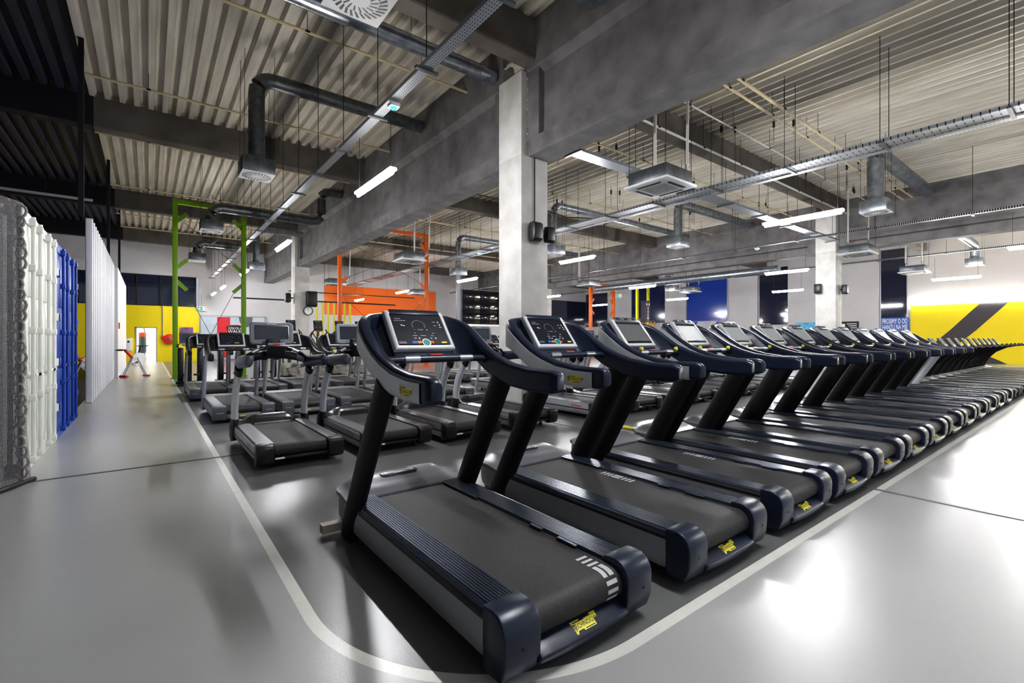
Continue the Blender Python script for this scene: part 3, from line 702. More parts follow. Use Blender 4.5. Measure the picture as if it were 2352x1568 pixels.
# walls
wl = MB().add([(-9, -6, 0), (-9, 36, 0), (-9, 36, 7.7), (-9, -6, 7.7)], [(0, 1, 2, 3)]); struct(wl, 'wall_left', 'black paint', smooth=0)
struct(MB().box(36.5, 36.7, -8, 42, 0, 7.3), 'wall_right', 'wall white', smooth=0)
Yf = 34.5
m = MB()
m.box(-9, -.55, Yf, Yf+.2, 0, 3.3).box(-.55, .4, Yf, Yf+.2, 2.0, 3.3).box(.4, 2.44, Yf, Yf+.2, 0, 3.3); struct(m, 'wall_far', 'yellow wall', smooth=0)
m = MB().box(2.44, 36.5, Yf, Yf+.2, 0, 7.7).box(-9, 2.44, Yf, Yf+.2, 5.1, 7.7); struct(m, 'wall_far', 'wall white', smooth=0)
m = MB().box(9.86, 18.7, Yf-.03, Yf, 3.1, 5.2).box(13.6, 18.7, Yf-.03, Yf, 0, 3.1); struct(m, 'wall_far', 'orange wall', smooth=0)
# dark glazing over the yellow wall
g = tag(MB().box(-9, 2.3, Yf+.02, Yf+.06, 3.32, 5.08).build('window_1', 'mirror dark', smooth=0), kind='structure')
fr = MB()
for x in (-3, -1.9, -.55, .55, 1.5, 2.28): fr.box(x-.025, x+.025, Yf-.03, Yf+.03, 3.3, 5.1)
for z in (3.33, 4.5, 5.07): fr.box(-9, 2.3, Yf-.03, Yf+.03, z-.03, z+.03)
fr.build('window_frame', 'matte black', g)
# doorway into the bright boxing room
struct(MB().box(-.60, -.54, Yf-.03, Yf+.22, 0, 2.03).box(.34, .40, Yf-.03, Yf+.22, 0, 2.03).box(-.6, .4, Yf-.03, Yf+.22, 1.98, 2.04), 'door_1', 'silver paint')
for q_ in ((-1.5, 2.2, Yf+3.4, Yf+3.5, 0, 3.2), (-1.6, -1.5, Yf+.2, Yf+3.5, 0, 3.2), (2.2, 2.3, Yf+.2, Yf+3.5, 0, 3.2), (-1.6, 2.3, Yf+.2, Yf+3.5, 3.2, 3.3)): struct(MB().box(*q_), 'wall_boxing_room', 'paint white', smooth=0)
b = thing('hanging_punching_bag', 'dark blue punching bag hanging in the bright doorway', 'punching bag', (-.29, Yf+.95, .5))
MB().lathe([(.0, 0), (.16, .02), (.18, .1), (.18, 1.15), (.16, 1.24), (0, 1.25)], n=16).build('bag_body', 'bag blue', b)
MB().lathe([(.183, 1.0), (.185, 1.16), (.17, 1.2), (.165, 1.0)], n=16).build('bag_top', 'red', b)
s = MB()
for a in range(4): s.tube([(.14*math.cos(a*PI/2), .14*math.sin(a*PI/2), 1.22), (0, 0, 1.6)], .012, 5)
s.tube([(0, 0, 1.6), (0, 0, 2.7)], .015, 6).build('bag_chain', 'rod', b)
b = thing('wall_bars', 'pale climbing bars on the boxing room wall', 'wall bars', (.2, Yf+3.3, .1))
for x in (-.4, .4, 1.2): MB().box(x-.03, x+.03, 0, .08, 0, 2.4).build('post', 'lf grey', b)
for z in range(12): MB().tube([(-.4, -.03, .15+z*.19), (1.2, -.03, .15+z*.19)], .018, 6).build('bar', 'lf grey', b)

# ---------------------------------------------------------------- lamps
def make_tube(label):
    t = thing('hanging_tube_lamp', label, 'tube lamp', group='tube lamps under the roof')
    MB().prism([(-.06, .03), (-.05, .065), (.05, .065), (.06, .03), (.02, .012), (-.02, .012)], 'y', -.78, .78).build('lamp_housing', 'added housing glow', t)
    MB().tube([(0, -.75, -.012), (0, .75, -.012)], .026, 10).build('lamp_tube', 'tube glow', t, smooth=60)
    for y in (-.68, .68): MB().tube([(0, y, .06), (0, y, 1.0)], .005, 5).build('hanging_wire', 'rod', t)
    return t
t0 = None
rows = [(2.97, 'over the left aisle', (.9, 7.6, 14.3, 21.0, 27.7, 32.0)), (11.1, 'along the wide cable tray', (-2.5, 4.2, 10.9, 17.6, 24.3, 31.0)),
        (19.5, 'along the thin middle tray', (1.2, 7.9, 14.6, 21.3, 28.0)), (27.3, 'nearest the right wall', (-2.4, 4.3, 11.0, 17.7, 24.4, 31.0))]
for x, where, ys in rows:
    vis = [y for y in ys if not (y < 1.3 or (x > 11 and y < 0))]
    for y in ys:
        lab = f'bright tube lamp in the row {where}, {ORD[vis.index(y)] if y in vis else "next"} from the front' if y in vis else f'bright tube lamp in the row {where}, above the camera'
        o = make_tube(lab) if t0 is None else copy_of(t0, (0, 0, 0), lab)
        t0 = t0 or o; o.location = (x, y, 3.93)

# ---------------------------------------------------------------- cable trays
def tray(label, x0, x1, y0, y1, z, key, side=.06, step=1.7, ztop=7.6, rods=True, axis='y'):
    t = thing('hanging_cable_tray', label, 'cable tray')
    m = MB().box(x0, x1, y0, y1, z, z+.004)
    if axis == 'y': m.box(x0-.003, x0, y0, y1, z, z+side).box(x1, x1+.003, y0, y1, z, z+side)
    else: m.box(x0, x1, y0-.003, y0, z, z+side).box(x0, x1, y1, y1+.003, z, z+side)
    m.build('tray_channel', key, t, smooth=0)
    n = int(((y1-y0) if axis == 'y' else (x1-x0))/step)
    for i in range(n+1):
        if axis == 'y':
            y = y0+.4+i*step
            if y > 33: continue
            MB().box(x0-.09, x1+.09, y-.03, y+.03, z-.035, z-.002).build('tray_bracket', 'galv dark', t)
            for x in ((x0-.06, x1+.06) if x1-x0 > .3 else ((x0+x1)/2,)): MB().tube([(x, y, z), (x, y, ztop)], .007, 5).build('hanger_rod', 'rod', t)
        else:
            x = x0+.4+i*step
            MB().box(x-.03, x+.03, y0-.09, y1+.09, z-.035, z-.002).build('tray_bracket', 'galv dark', t)
            MB().tube([(x, (y0+y1)/2, z), (x, (y0+y1)/2, ztop)], .007, 5).build('hanger_rod', 'rod', t)
    return t
tray('long perforated cable tray running over the left aisle', 2.88, 3.03, -1.5, 33.5, 4.98, 'tray long', ztop=7.6)
t = tray('wide slotted cable tray right of the concrete column', 11.08, 11.52, -1, 33.5, 5.12, 'tray cross', ztop=7.12)
MB().box(11.54, 11.70, -1, 33.5, 5.10, 5.105).box(11.70, 11.703, -1, 33.5, 5.1, 5.16).build('tray_channel', 'tray long', t, smooth=0)
tray('thin cable tray running in front of the right main beam', 19.42, 19.56, -2.5, 33.5, 5.08, 'tray long', step=2.4, ztop=7.12)
tray('thin cable tray nearest the right wall', 27.24, 27.36, -3, 33.5, 5.05, 'tray long', step=2.4, ztop=7.12)
tray('slotted cable tray crossing from the column to the second column', 6.75, 21.9, 6.95, 7.28, 5.32, 'tray long', axis='x', step=2.1, ztop=7.12)
def green_lamp(x, y, z, label):
    t = thing('hanging_emergency_lamp', label, 'emergency lamp', (x, y, z), group='emergency lamps on the trays')
    MB().box(-.075, .075, -.075, .075, -.06, 0).build('lamp_box', 'sign white', t, bevel=.01)
    MB().lathe([(0, -.085), (.045, -.08), (.055, -.06)], n=12).build('lamp_lens', 'green glow', t)
green_lamp(2.955, 6.77, 4.94, 'white box lamp with green light under the left aisle tray')
green_lamp(11.3, 16.9, 5.08, 'small green emergency lamp under the wide slotted tray')
green_lamp(19.49, 9.0, 5.04, 'small green emergency lamp under the thin middle tray')

# ---------------------------------------------------------------- pipes
def pipe(label, pts, r=.03, key='pipe cream', ztop=7.6, step=2.2):
    t = thing('hanging_pipe', label, 'pipe')
    MB().tube(pts, r, 10).build('pipe_run', key, t, smooth=60)
    a, b = Vector(pts[0]), Vector(pts[-1]); n = int((b-a).length/step)
    for i in range(1, n+1):
        p = a+(b-a)*((i-.5)/n)
        q = MB().tube([p, (p.x, p.y, ztop)], .006, 5); q.box(p.x-r-.01, p.x+r+.01, p.y-r-.01, p.y+r+.01, p.z-.02, p.z+.02); q.build('pipe_hanger', 'rod', t)
    return t
for y, lab in ((9.5, 'nearest cream pipe across the left bay'), (14.0, 'cream pipe just before the first left beam'), (17.75, 'cream pipe behind the first left beam'), (23.4, 'cream pipe before the second left beam'), (28.6, 'thin cream pipe above the green frame'), (31.8, 'cream pipe furthest back in the left bay')):
    pipe(lab, [(-1.2, y, 7.22), (6.0, y, 7.22)])
for y, z, x0, r, lab in ((4.72, 6.62, 6.6, .035, 'nearest cream pipe across the right bay'), (4.98, 6.58, 6.6, .028, 'second cream pipe close beside the nearest one'), (5.9, 6.6, 6.6, .018, 'thin white pipe behind the two cream pipes'), (6.7, 6.38, 6.6, .03, 'white pipe right in front of the right bay beam'),
                        (8.6, 6.6, 6.6, .028, 'cream pipe behind the right bay beam over the air conditioner'), (12.55, 6.6, 6.6, .025, 'cream pipe before the second right bay beam'), (18.5, 6.5, 6.6, .03, 'cream pipe behind the second right bay beam'), (24.2, 6.5, 6.6, .03, 'cream pipe furthest back in the right bay')):
    pipe(lab, [(x0, y, z), (22.4, y, z)], r, 'pipe cream' if r > .02 and y != 6.7 else 'pipe white', 7.12, 1.9)
for x, y, lab in ((15.55, 31.2, 'long dark rail across the orange back area'),):
    pipe(lab, [(6.8, y, 4.3), (15.2, y, 4.3)], .03, 'rod', 7.1, 4)
pipe('thin dark cable line hanging across behind the main beam', [(6.7, 12.8, 6.2), (8.5, 12.8, 6.05), (10.6, 12.8, 6.1), (12.5, 12.8, 5.95), (14.4, 12.8, 6.2)], .022, 'rod', 7.12, 2.2)

h0 = None
for i in range(38):
    x = 7.3 + 14.6*((i*.618) % 1); y = (5.25, 6.25, 9.2, 10.0, 11.6, 13.8, 15.2)[i % 7] + .25*math.sin(i*2.3); zb = 6.2 + .7*((i*.37) % 1) - (.9 if i % 3 == 0 else 0)
    if abs(x-11.4) < .5 or abs(x-16.6) < .6 or abs(x-12.1) < .4: x += 1.1
    m_ = MB().tube([(0, 0, 0), (0, 0, 7.16-zb)], .006, 5); m_.box(-.022, .022, -.022, .022, 7.0-zb-.16, 7.0-zb)
    tag(m_.build('hanging_rod', 'rod'), 'thin dark hanger rod with a clip under the right bay roof', 'hanger rod', 'loose hanger rods under the right bay roof').location = (x, y, zb)

# ---------------------------------------------------------------- ventilation: boxes with swirl outlets on spiral ducts
def spiral(m, path, r):
    # spiral duct: a tube with raised seams
    m.tube(path, r, 14)
    P_ = [Vector(p) for p in path]
    for a, b in zip(P_, P_[1:]):
        L_ = (b-a).length
        if L_ < .4: continue
        k = int(L_/.16); d = (b-a).normalized()
        for i in range(k): c = a+d*(L_*(i+.5)/k); m.tube([c-d*.006, c+d*.006], r*1.025, 14)
def vent(label, x, y, z, path, r=.165, key='galv dark', s=.32, h=.34):
    t = thing('hanging_vent_box', label, 'air vent', (x, y, z))
    MB().box(-s, s, -s, s, 0.01, h).build('vent_box', key, t, bevel=.008)
    p = MB(); p.box(-s, s, -s, s, -.004, .012); pl = p.build('outlet_plate', 'sign white', t)
    q = MB()
    for ring, (r0, r1, n) in enumerate(((.11, .19, 16), (.20, .29, 26))):
        for i in range(n):
            a = 2*PI*i/n + .1*ring; tw = .18
            q.add([(r0*s/.32*math.cos(a+tw-.06), r0*s/.32*math.sin(a+tw-.06), -.006), (r1*s/.32*math.cos(a-.055), r1*s/.32*math.sin(a-.055), -.006), (r1*s/.32*math.cos(a+.055), r1*s/.32*math.sin(a+.055), -.006), (r0*s/.32*math.cos(a+tw+.06), r0*s/.32*math.sin(a+tw+.06), -.006)], [(0, 1, 2, 3)])
    q.build('outlet_slot', 'ink', pl, smooth=0)
    if path:
        m = MB(); spiral(m, path, r); m.lathe([(r*1.08, h), (r*1.08, h+.1), (r, h+.12)], n=14); m.build('duct', key, t, smooth=50)
    for sx in (-1, 1):
        for sy in (-1, 1): MB().tube([(sx*s*.9, sy*s*.9, h), (sx*s*.9+.02, sy*s*.9, (7.55 if x < 6 else 7.1)-z)], .005, 5).build('hanging_wire', 'rod', t)
    return t
el = lambda x0, z0, zt, xe: [(0, 0, z0), (0, 0, zt-.36)] + [(.34-.34*math.cos(a), 0, zt-.34+.34*math.sin(a)) for a in [PI/2*i/6 for i in range(1, 7)]] + [(xe, 0, zt)]
vent('large white swirl vent cut off by the top edge of the picture', 1.8, 5.0, 5.0, [(0, 0, .3), (0, 0, 1.3), (.1, 0, 1.5), (.3, 0, 1.6), (3.6, 0, 1.6), (3.8, 0, 1.75), (3.85, 0, 2.4)], .16, 'galv')
vent('swirl vent box under the big bent duct in the left bay', 1.89, 11.68, 4.95, el(0, .3, 2.2, 4.0))
vent('swirl vent box behind the first left beam, beside the green frame', 1.66, 18.6, 4.95, [(0, 0, .3), (0, 0, .5), (.04, 0, .68), (.16, 0, .8), (.34, 0, .84), (3.2, 0, .84), (3.38, 0, .88), (3.5, 0, 1.0), (3.54, 0, 1.18), (3.54, 0, 1.7), (3.58, 0, 1.88), (3.7, 0, 2.0), (3.88, 0, 2.04), (4.3, 0, 2.04)])
vent('swirl vent box with yellow light seen through the green frame', 1.75, 25.75, 4.9, el(0, .3, .85, 1.9))
vent('swirl vent box furthest back beside the left main beam', 3.9, 24.2, 4.5, [(0, 0, .3), (0, 0, 1.6), (.1, 0, 1.8), (.4, 0, 1.9), (2, 0, 1.9)], .14, 'galv')
vent('swirl vent box on a vertical duct before the right main beam', 16.65, 10.75, 5.0, el(0, .3, 1.75, 6.1), .17, 'galv')
vent('swirl vent box under the bent duct at the upper right', 16.55, 4.3, 4.98, el(0, .3, 1.75, 6.1), .2, 'galv')
vent('small vent box just right of the tall concrete column', 12.15, 13.15, 4.55, el(0, .3, 1.9, 9), .13, 'galv')
vent('vent box on a thin duct left of the tall concrete column', 12.1, 20.0, 4.5, el(0, .3, 1.9, 9), .14, 'galv')
vent('vent box with bent duct in front of the blue wall panel', 27.8, 18.4, 4.6, [(0, 0, .3), (0, 0, .8), (-.1, 0, .95), (-.3, 0, 1.0), (-3, 0, 1.0)], .16, 'galv')
vent('vent box high on the white wall over the yellow panel', 31.6, 4.3, 4.9, [(0, 0, .3), (0, 0, .8), (-.1, 0, .95), (-.3, 0, 1.0), (-4, 0, 1.0)], .17, 'galv')
t = thing('hanging_duct', 'spiral duct running into the main beam above the column', 'duct', (.6, 8.35, 7.05)); m = MB(); spiral(m, [(0, 0, 0), (5.35, 0, 0)], .15); m.build('duct', 'galv', t, smooth=50)
for x in (1.2, 3.4): MB().tube([(x, 0, .1), (x, 0, .55)], .006, 5).build('hanging_wire', 'rod', t)
t = thing('hanging_duct', 'big spiral duct lying along the right main beam', 'duct', (23.9, 10, 4.7)); m = MB(); spiral(m, [(0, 0, 0), (0, 11.6, 0)], .2); m.build('duct', 'galv', t, smooth=50)
for y in (2, 6, 10): MB().tube([(0, y, .1), (0, y, 2.4)], .006, 5).build('hanging_wire', 'rod', t)

# ---------------------------------------------------------------- ceiling cassette air conditioners
def make_cassette(label):
    t = thing('hanging_air_conditioner', label, 'air conditioner', group='ceiling air conditioners')
    s = .475
    MB().box(-.42, .42, -.42, .42, .04, .30).build('unit_body', 'galv dark', t, bevel=.02)
    f = MB()
    def sq(a, z): return [(-a, -a, z), (a, -a, z), (a, a, z), (-a, a, z)]
    f.loft([sq(s, .045), sq(s, .01), sq(s-.05, -.012), sq(.27, -.012)], caps=False); f.add(sq(.27, -.010), [(0, 1, 2, 3)])
    p = f.build('front_panel', 'sign white', t, bevel=.004)
    g = MB()
    for i in range(9): g.box(-.24, .24, -.25+i*.058, -.25+i*.058+.018, -.016, -.011)
    g.build('intake_grille', 'lf grey', p, smooth=0)
    g = MB()
    for k in range(4):
        c, s_ = math.cos(k*PI/2), math.sin(k*PI/2)
        g.add([(c*a-s_*b, s_*a+c*b, -.0135) for a, b in ((-.25, .31), (.25, .31), (.27, .385), (-.27, .385))], [(0, 1, 2, 3)])
    g.build('air_slot', 'ink', p, smooth=0)
    MB().tube([(.3, .3, .25), (.36, .36, .38), (.38, .38, .55), (.38, .38, 2.4)], .03, 8).build('pipe_insulation', 'pipe white', t, smooth=60)
    MB().tube([(.43, -.1, .2), (.55, -.1, .22), (.66, -.1, .32), (.75, -.1, .6), (.78, -.1, 2.4)], .028, 8).build('drain_pipe', 'pipe white', t, smooth=60)
    MB().tube([(.42, -.12, .16), (.56, -.12, .18)], .045, 8).build('pipe_sleeve', 'matte black', t, smooth=60)
    for x in (-.4, .4):
        for y in (-.4, .4): MB().tube([(x, y, .2), (x, y, 2.85)], .006, 5).build('hanger_rod', 'rod', t)
    return t
a0 = None
for x, y, lab in ((7.66, 5.33, 'nearest ceiling air conditioner, black body and white panel'), (7.6, 16.0, 'air conditioner hanging left of the column, before the orange frame'), (7.75, 25.3, 'air conditioner beside the far clock column'), (19.0, 5.45, 'air conditioner at the top of the second column'),
                  (18.75, 17.5, 'air conditioner right behind the tall column, under the far beam'), (26.2, 5.45, 'air conditioner hanging in front of the white right wall'), (26.1, 16.0, 'air conditioner hanging before the blue wall panel'), (13.6, 27.5, 'air conditioner against the orange wall')):
    o = make_cassette(lab) if a0 is None else copy_of(a0, (0, 0, 0), lab)
    a0 = a0 or o; o.location = (x, y, 4.2); o.rotation_euler = (0, 0, PI/2 if 18.7 < x < 18.8 else 0)

# ---------------------------------------------------------------- frames of coloured steel
def frame(label, xa, xb, y, h, key, cat='steel frame', gus=True, w=.075):
    t = thing('steel_frame', label, cat, (xa, y, 0)); L_ = xb-xa
    for x in (0, L_): MB().box(x-w, x+w, -w, w, 0, h).box(x-w*1.8, x+w*1.8, -w*1.8, w*1.8, 0, .02).build('frame_post', key, t, bevel=.008)
    MB().box(-w, L_+w, -w, w, h, h+.16).build('frame_beam', key, t, bevel=.008)
    for x, sx in ((0, 1), (L_, -1)):
        for z in (3.2, 3.95, h-.45):
            s = -1 if z < 3.5 else 1
            MB().obox((x+sx*.19, 0, z), (sx*.15, 0, .15*s), (0, .02, 0), (-.045*sx*s, 0, .045)).build('gusset', key, t)
        MB().tube([(x+sx*.3, 0, 3.08), (x+sx*L_*.5, 0, 1.5)], .008, 5).build('brace_cable', 'rod', t)
        MB().tube([(x+sx*.25, 0, h-.6), (L_-x-sx*.25, 0, 4.05)], .008, 5).build('brace_cable', 'rod', t)
    return t
frame('tall lime green steel frame at the left aisle', .72, 2.785, 19.85, 6.0, 'green steel')
frame('tall orange steel frame left of the tall column', 6.65, 10.88, 21.0, 6.35, 'orange steel')
frame('orange steel frame seen right of the tall column', 23.75, 26.1, 22.0, 5.0, 'orange steel', w=.09)
t = thing('training_rig', 'row of thin yellow rig posts beside the orange wall', 'training rig', (6.7, 30, 0))
for x in (.03, 1.43, 1.77, 2.1, 2.45, 3.1, 3.45): MB().box(x-.05, x+.05, -.05, .05, 0, 3.6).build('rig_post', 'yellow steel', t)
MB().box(-3, 6.5, -.04, .04, 3.6, 3.68).build('rig_bar', 'matte black', t)
t = thing('training_rig', 'pair of yellow posts holding the dark poster', 'training rig', (31.4, 24, 0))
for x in (0, 1.45): MB().box(x-.09, x+.09, -.09, .09, 0, 5.6).build('rig_post', 'yellow steel', t)
MB().box(-.1, 1.55, -.06, .06, 5.6, 5.72).build('rig_bar', 'yellow steel', t)
t = thing('hanging_poster', 'tall dark poster reading HIIIT between two yellow posts', 'poster', (32.15, 23.75, 2.75), -.8)
pb = MB().box(-.36, .36, -.012, .012, 0, 1.72).build('poster_sheet', 'poster dark', t)
q = MB(); ex = Vector((0, 0, 0)); 
for i, ch in enumerate('HIIIT'): word(q, ch, .36, (.2, -.0135, 1.42-.3*i), (1, 0, 0), (0, 0, 1), 1.2)
q.build('lettering', 'sign white', pb, smooth=0)
MB().tube([(-.4, 0, 1.7), (.08, 0, 2.8)], .012, 5).build('hanging_cord', 'rod', t); MB().tube([(.4, 0, 1.7), (.08, 0, 2.8)], .012, 5).build('hanging_cord', 'rod', t)
def exit_sign(label, loc, face):
    t = thing('exit_sign', label, 'exit sign', loc, 0)
    ex, n = (Vector((0, -1, 0)), Vector((-1, 0, 0))) if face == 'x' else (Vector((1, 0, 0)), Vector((0, -1, 0)))
    MB().obox((0, 0, 0), ex*.25, n*.03, (0, 0, .13)).build('sign_box', 'sign white', t, bevel=.006)
    q = MB(); o = n*.031
    rect(q, -.22, .22, -.10, .10, o, ex, (0, 0, 1)); q.mat(1); rect(q, .05, .19, -.08, .08, o+n*.001, ex, (0, 0, 1)); rect(q, -.2, 0, -.02, .02, o+n*.001, ex, (0, 0, 1)); rect(q, -.12, -.08, -.07, .07, o+n*.001, ex, (0, 0, 1))
    q.build('sign_face', ['exit green', 'sign white'], t, smooth=0)
    MB().tube([(0, 0, .13), (0, 0, .9)], .006, 5).build('hanging_wire', 'rod', t)
    return t
exit_sign('white and green exit sign hanging by the orange post', (25.9, 21.4, 4.35), 'x')
exit_sign('small green exit sign low on the white right wall', (36.42, 17.58, 2.45), 'x')
exit_sign('small exit sign above the far boxing school window', (2.56, 34.4, 3.2), 'y')

# ---------------------------------------------------------------- right wall: panels, yellow field, notices
struct(MB().box(36.44, 36.5, -8, 7.76, 0, 3.38), 'wall_right_panel', 'yellow wall', smooth=0)
st = MB()
for pts in ([(4.72, 3.38), (3.62, 3.38), (4.9, 1.85), (6.0, 1.85)], [(6.0, 1.85), (4.9, 1.85), (5.6, 1.1), (6.7, 1.1)], [(6.7, 1.1), (5.6, 1.1), (3.7, 0), (4.9, 0)]):
    st.add([(36.435, y, z) for y, z in pts], [(0, 1, 2, 3)])
struct(st, 'trim_4', 'stripe dark', smooth=0)
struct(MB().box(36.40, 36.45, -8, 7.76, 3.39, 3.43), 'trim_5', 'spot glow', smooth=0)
wn = 2
for y0, y1, z0, z1, key in ((19.15, 22.7, 2.84, 6.4, 'blue wall'), (14.66, 16.65, 2.4, 6.6, 'mirror dark'), (7.94, 9.21, 2.66, 6.9, 'mirror dark'), (24.85, 28.5, 2.8, 6.2, 'navy wall'), (31.5, 34.4, 2.6, 6.0, 'mirror dark')):
    g = tag(MB().box(36.46, 36.5, y0, y1, z0, z1).build(f'window_{wn}', key, smooth=0), kind='structure'); wn += 1
    MB().box(36.44, 36.47, y0-.05, y0, z0, z1).box(36.44, 36.47, y1, y1+.05, z0, z1).build('window_frame', 'silver paint', g)
struct(MB().box(26.9, 36.4, 34.38, 34.5, 2.8, 5.2), 'wall_far_glazing', 'mirror dark', smooth=0)
st = MB()
for y, w, mi in ((22.5, .8, 0), (21.2, .7, 1), (20.0, .8, 0)):
    st.mat(mi); st.add([(36.49, y, 2.8), (36.49, y-w, 2.8), (36.49, y-w+.9, 1.4), (36.49, y+.9, 1.4)], [(0, 1, 2, 3)])
struct(st, 'trim_6', ['blue wall', 'lf pale'], smooth=0)
for y0, y1 in ((22.75, 24.8), (16.75, 18.95), (9.3, 14.6)): struct(MB().box(36.36, 36.5, y0, y1, 0, 7.1), 'wall_right_pier', 'wall white', smooth=0)
t = thing('wall_sign', 'blue wall sign with white capitals at the yellow wall corner', 'sign', (36.4, 8.5, 2.1))
p = MB().box(-.02, .02, -.68, .68, -.6, .55).build('sign_board', 'poster blue', t)
q = MB(); word(q, 'PROSIMY O OD', .42, (-.0215, 0, .33), (0, -1, 0), (0, 0, 1), .42); word(q, 'HANTLI NA MIE', .42, (-.0215, 0, -.03), (0, -1, 0), (0, 0, 1), .42); q.build('lettering', 'sign white', p, smooth=0)
t = thing('wall_mounted_notice_board', 'black notice board on the white right wall', 'notice board', (36.33, 11.2, 2.1))
p = MB().box(-.02, .02, -.85, .85, -.45, .4).build('board_panel', 'matte black', t)
q = MB()
for r in range(4):
    for y0, y1 in ((-.75, -.2), (.2, .75)): q.box(-.0225, -.021, y0, y1-.1*r, .22-.13*r, .26-.13*r)
q.box(-.0225, -.021, -.1, .12, .0, .25); q.build('board_text', 'sign white', p, smooth=0)
t = thing('wall_poster', 'pale blue poster on the white wall beside the second column', 'poster', (36.33, 13.4, 2.2)); MB().box(-.012, .012, -.7, .7, -.4, .3).build('poster_sheet', 'poster cyan', t)
t = thing('slat_screen', 'orange wooden slat screen below the dark poster', 'slat screen', (34.2, 25.4, 0))
for i in range(8): MB().box(-.03, .03, -1.1+i*.3, -1.0+i*.3, 0, 2.9).build('screen_slat', 'wood slat', t)
MB().box(-.05, .05, -1.15, 1.15, 2.9, 2.98).build('top_rail', 'matte black', t)
# ---------------------------------------------------------------- far wall: window of the boxing school, posters, fire gear
t = thing('shop_window', 'glazed boxing school front with red panel and crest', 'shop window', (4.3, 34.42, 0))
MB().box(-1.75, 1.75, 0, .05, .1, 2.8).build('window_glass', 'ice glass', t)
MB().box(-1.8, 1.8, -.04, .06, 2.76, 2.84).box(-1.8, -1.74, -.04, .06, 0, 2.8).box(1.74, 1.8, -.04, .06, 0, 2.8).build('window_frame', 'silver paint', t)
MB().box(-.92, -.22, -.012, 0, .2, 2.72).build('red_panel', 'logo red', t)
q = MB(); crest = [(-.5, .28), (-.2, .36), (.2, .36), (.5, .28), (.42, -.1), (.2, -.38), (0, -.46), (-.2, -.38), (-.42, -.1)]
poly(q, [(x*1.1, y*1.1) for x, y in crest], (.06, -.02, 1.85), (1, 0, 0), (0, 0, 1)); q.mat(1); poly(q, crest, (.06, -.024, 1.85), (1, 0, 0), (0, 0, 1)); q.mat(2)
word(q, 'SZKOLA', .2, (.06, -.028, 2.02), (1, 0, 0), (0, 0, 1), 1.05); word(q, 'WALKI', .25, (.06, -.028, 1.82), (1, 0, 0), (0, 0, 1), 1.05)
q.build('crest', ['logo red', 'matte black', 'sign white'], t, smooth=0)
q = MB(); poly(q, [(x*.8, y*.9) for x, y in crest], (.65, -.015, 2.5), (1, 0, 0), (0, 0, 1)); q.build('upper_crest', 'blind', t, smooth=0)
t = thing('wall_poster', 'purple poster on the far yellow wall beside the green post', 'poster', (1.82, 34.45, 1.55)); MB().box(-.32, .32, -.02, .02, -.45, .5).build('poster_sheet', 'poster purple', t)
t = thing('wall_mounted_hose_reel', 'red fire hose reel on the yellow wall', 'fire hose', (.98, 34.4, 1.35)); MB().lathe([(.26, -.06), (.3, -.04), (.3, .06), (.26, .08), (.1, .05), (.1, -.05)], n=18, axis='y').build('hose_reel', 'red', t); MB().lathe([(.08, -.09), (.08, .1)], n=12, axis='y').build('reel_hub', 'lf grey', t)
t = thing('fire_sign', 'small red fire sign on the white partition', 'sign', (-.83, 21.9, 1.83)); MB().box(-.015, .015, -.11, .11, -.11, .11).build('sign_plate', 'red', t)
t = thing('alarm_button', 'small red alarm box under the cream conduit', 'alarm', (.68, 34.44, 1.45)); MB().box(-.08, .08, -.04, .05, -.09, .09).build('alarm_case', 'red', t, bevel=.01); MB().box(-.02, .02, -.01, .04, .09, 1.85).build('conduit', 'pipe white', t)
t = thing('wall_mounted_cabinet', 'white wall cabinet left of the bright doorway', 'cabinet', (-.9, 34.38, 1.05)); MB().box(-.17, .17, -.1, .1, -.35, .35).build('cabinet_body', 'sign white', t, bevel=.01); MB().box(-.05, .05, -.11, -.1, .1, .2).build('cabinet_lock', 'matte black', t)

# video wall
t = thing('video_wall', 'large black video wall beside the tall column', 'screen', (13.9, 20, 0))
for i in range(3):
    for j in range(3): MB().box(-1.55+i*1.05, -.52+i*1.05, -.04, .04, 2.12+j*.57, 2.68+j*.57).build('screen_panel', 'video black', t, bevel=.004)
MB().box(-1.6, 1.62, .04, .1, 2.0, 3.85).build('screen_back', 'lf grey', t); MB().box(-1.62, 1.62, -.05, .06, 2.0, 2.1).build('bottom_rail', 'sign white', t, bevel=.01)
for x in (-1.7, 1.5): MB().box(x-.08, x+.08, .1, .26, 0, 5.4 if x < 0 else 2.2).build('screen_post', 'old grey', t)
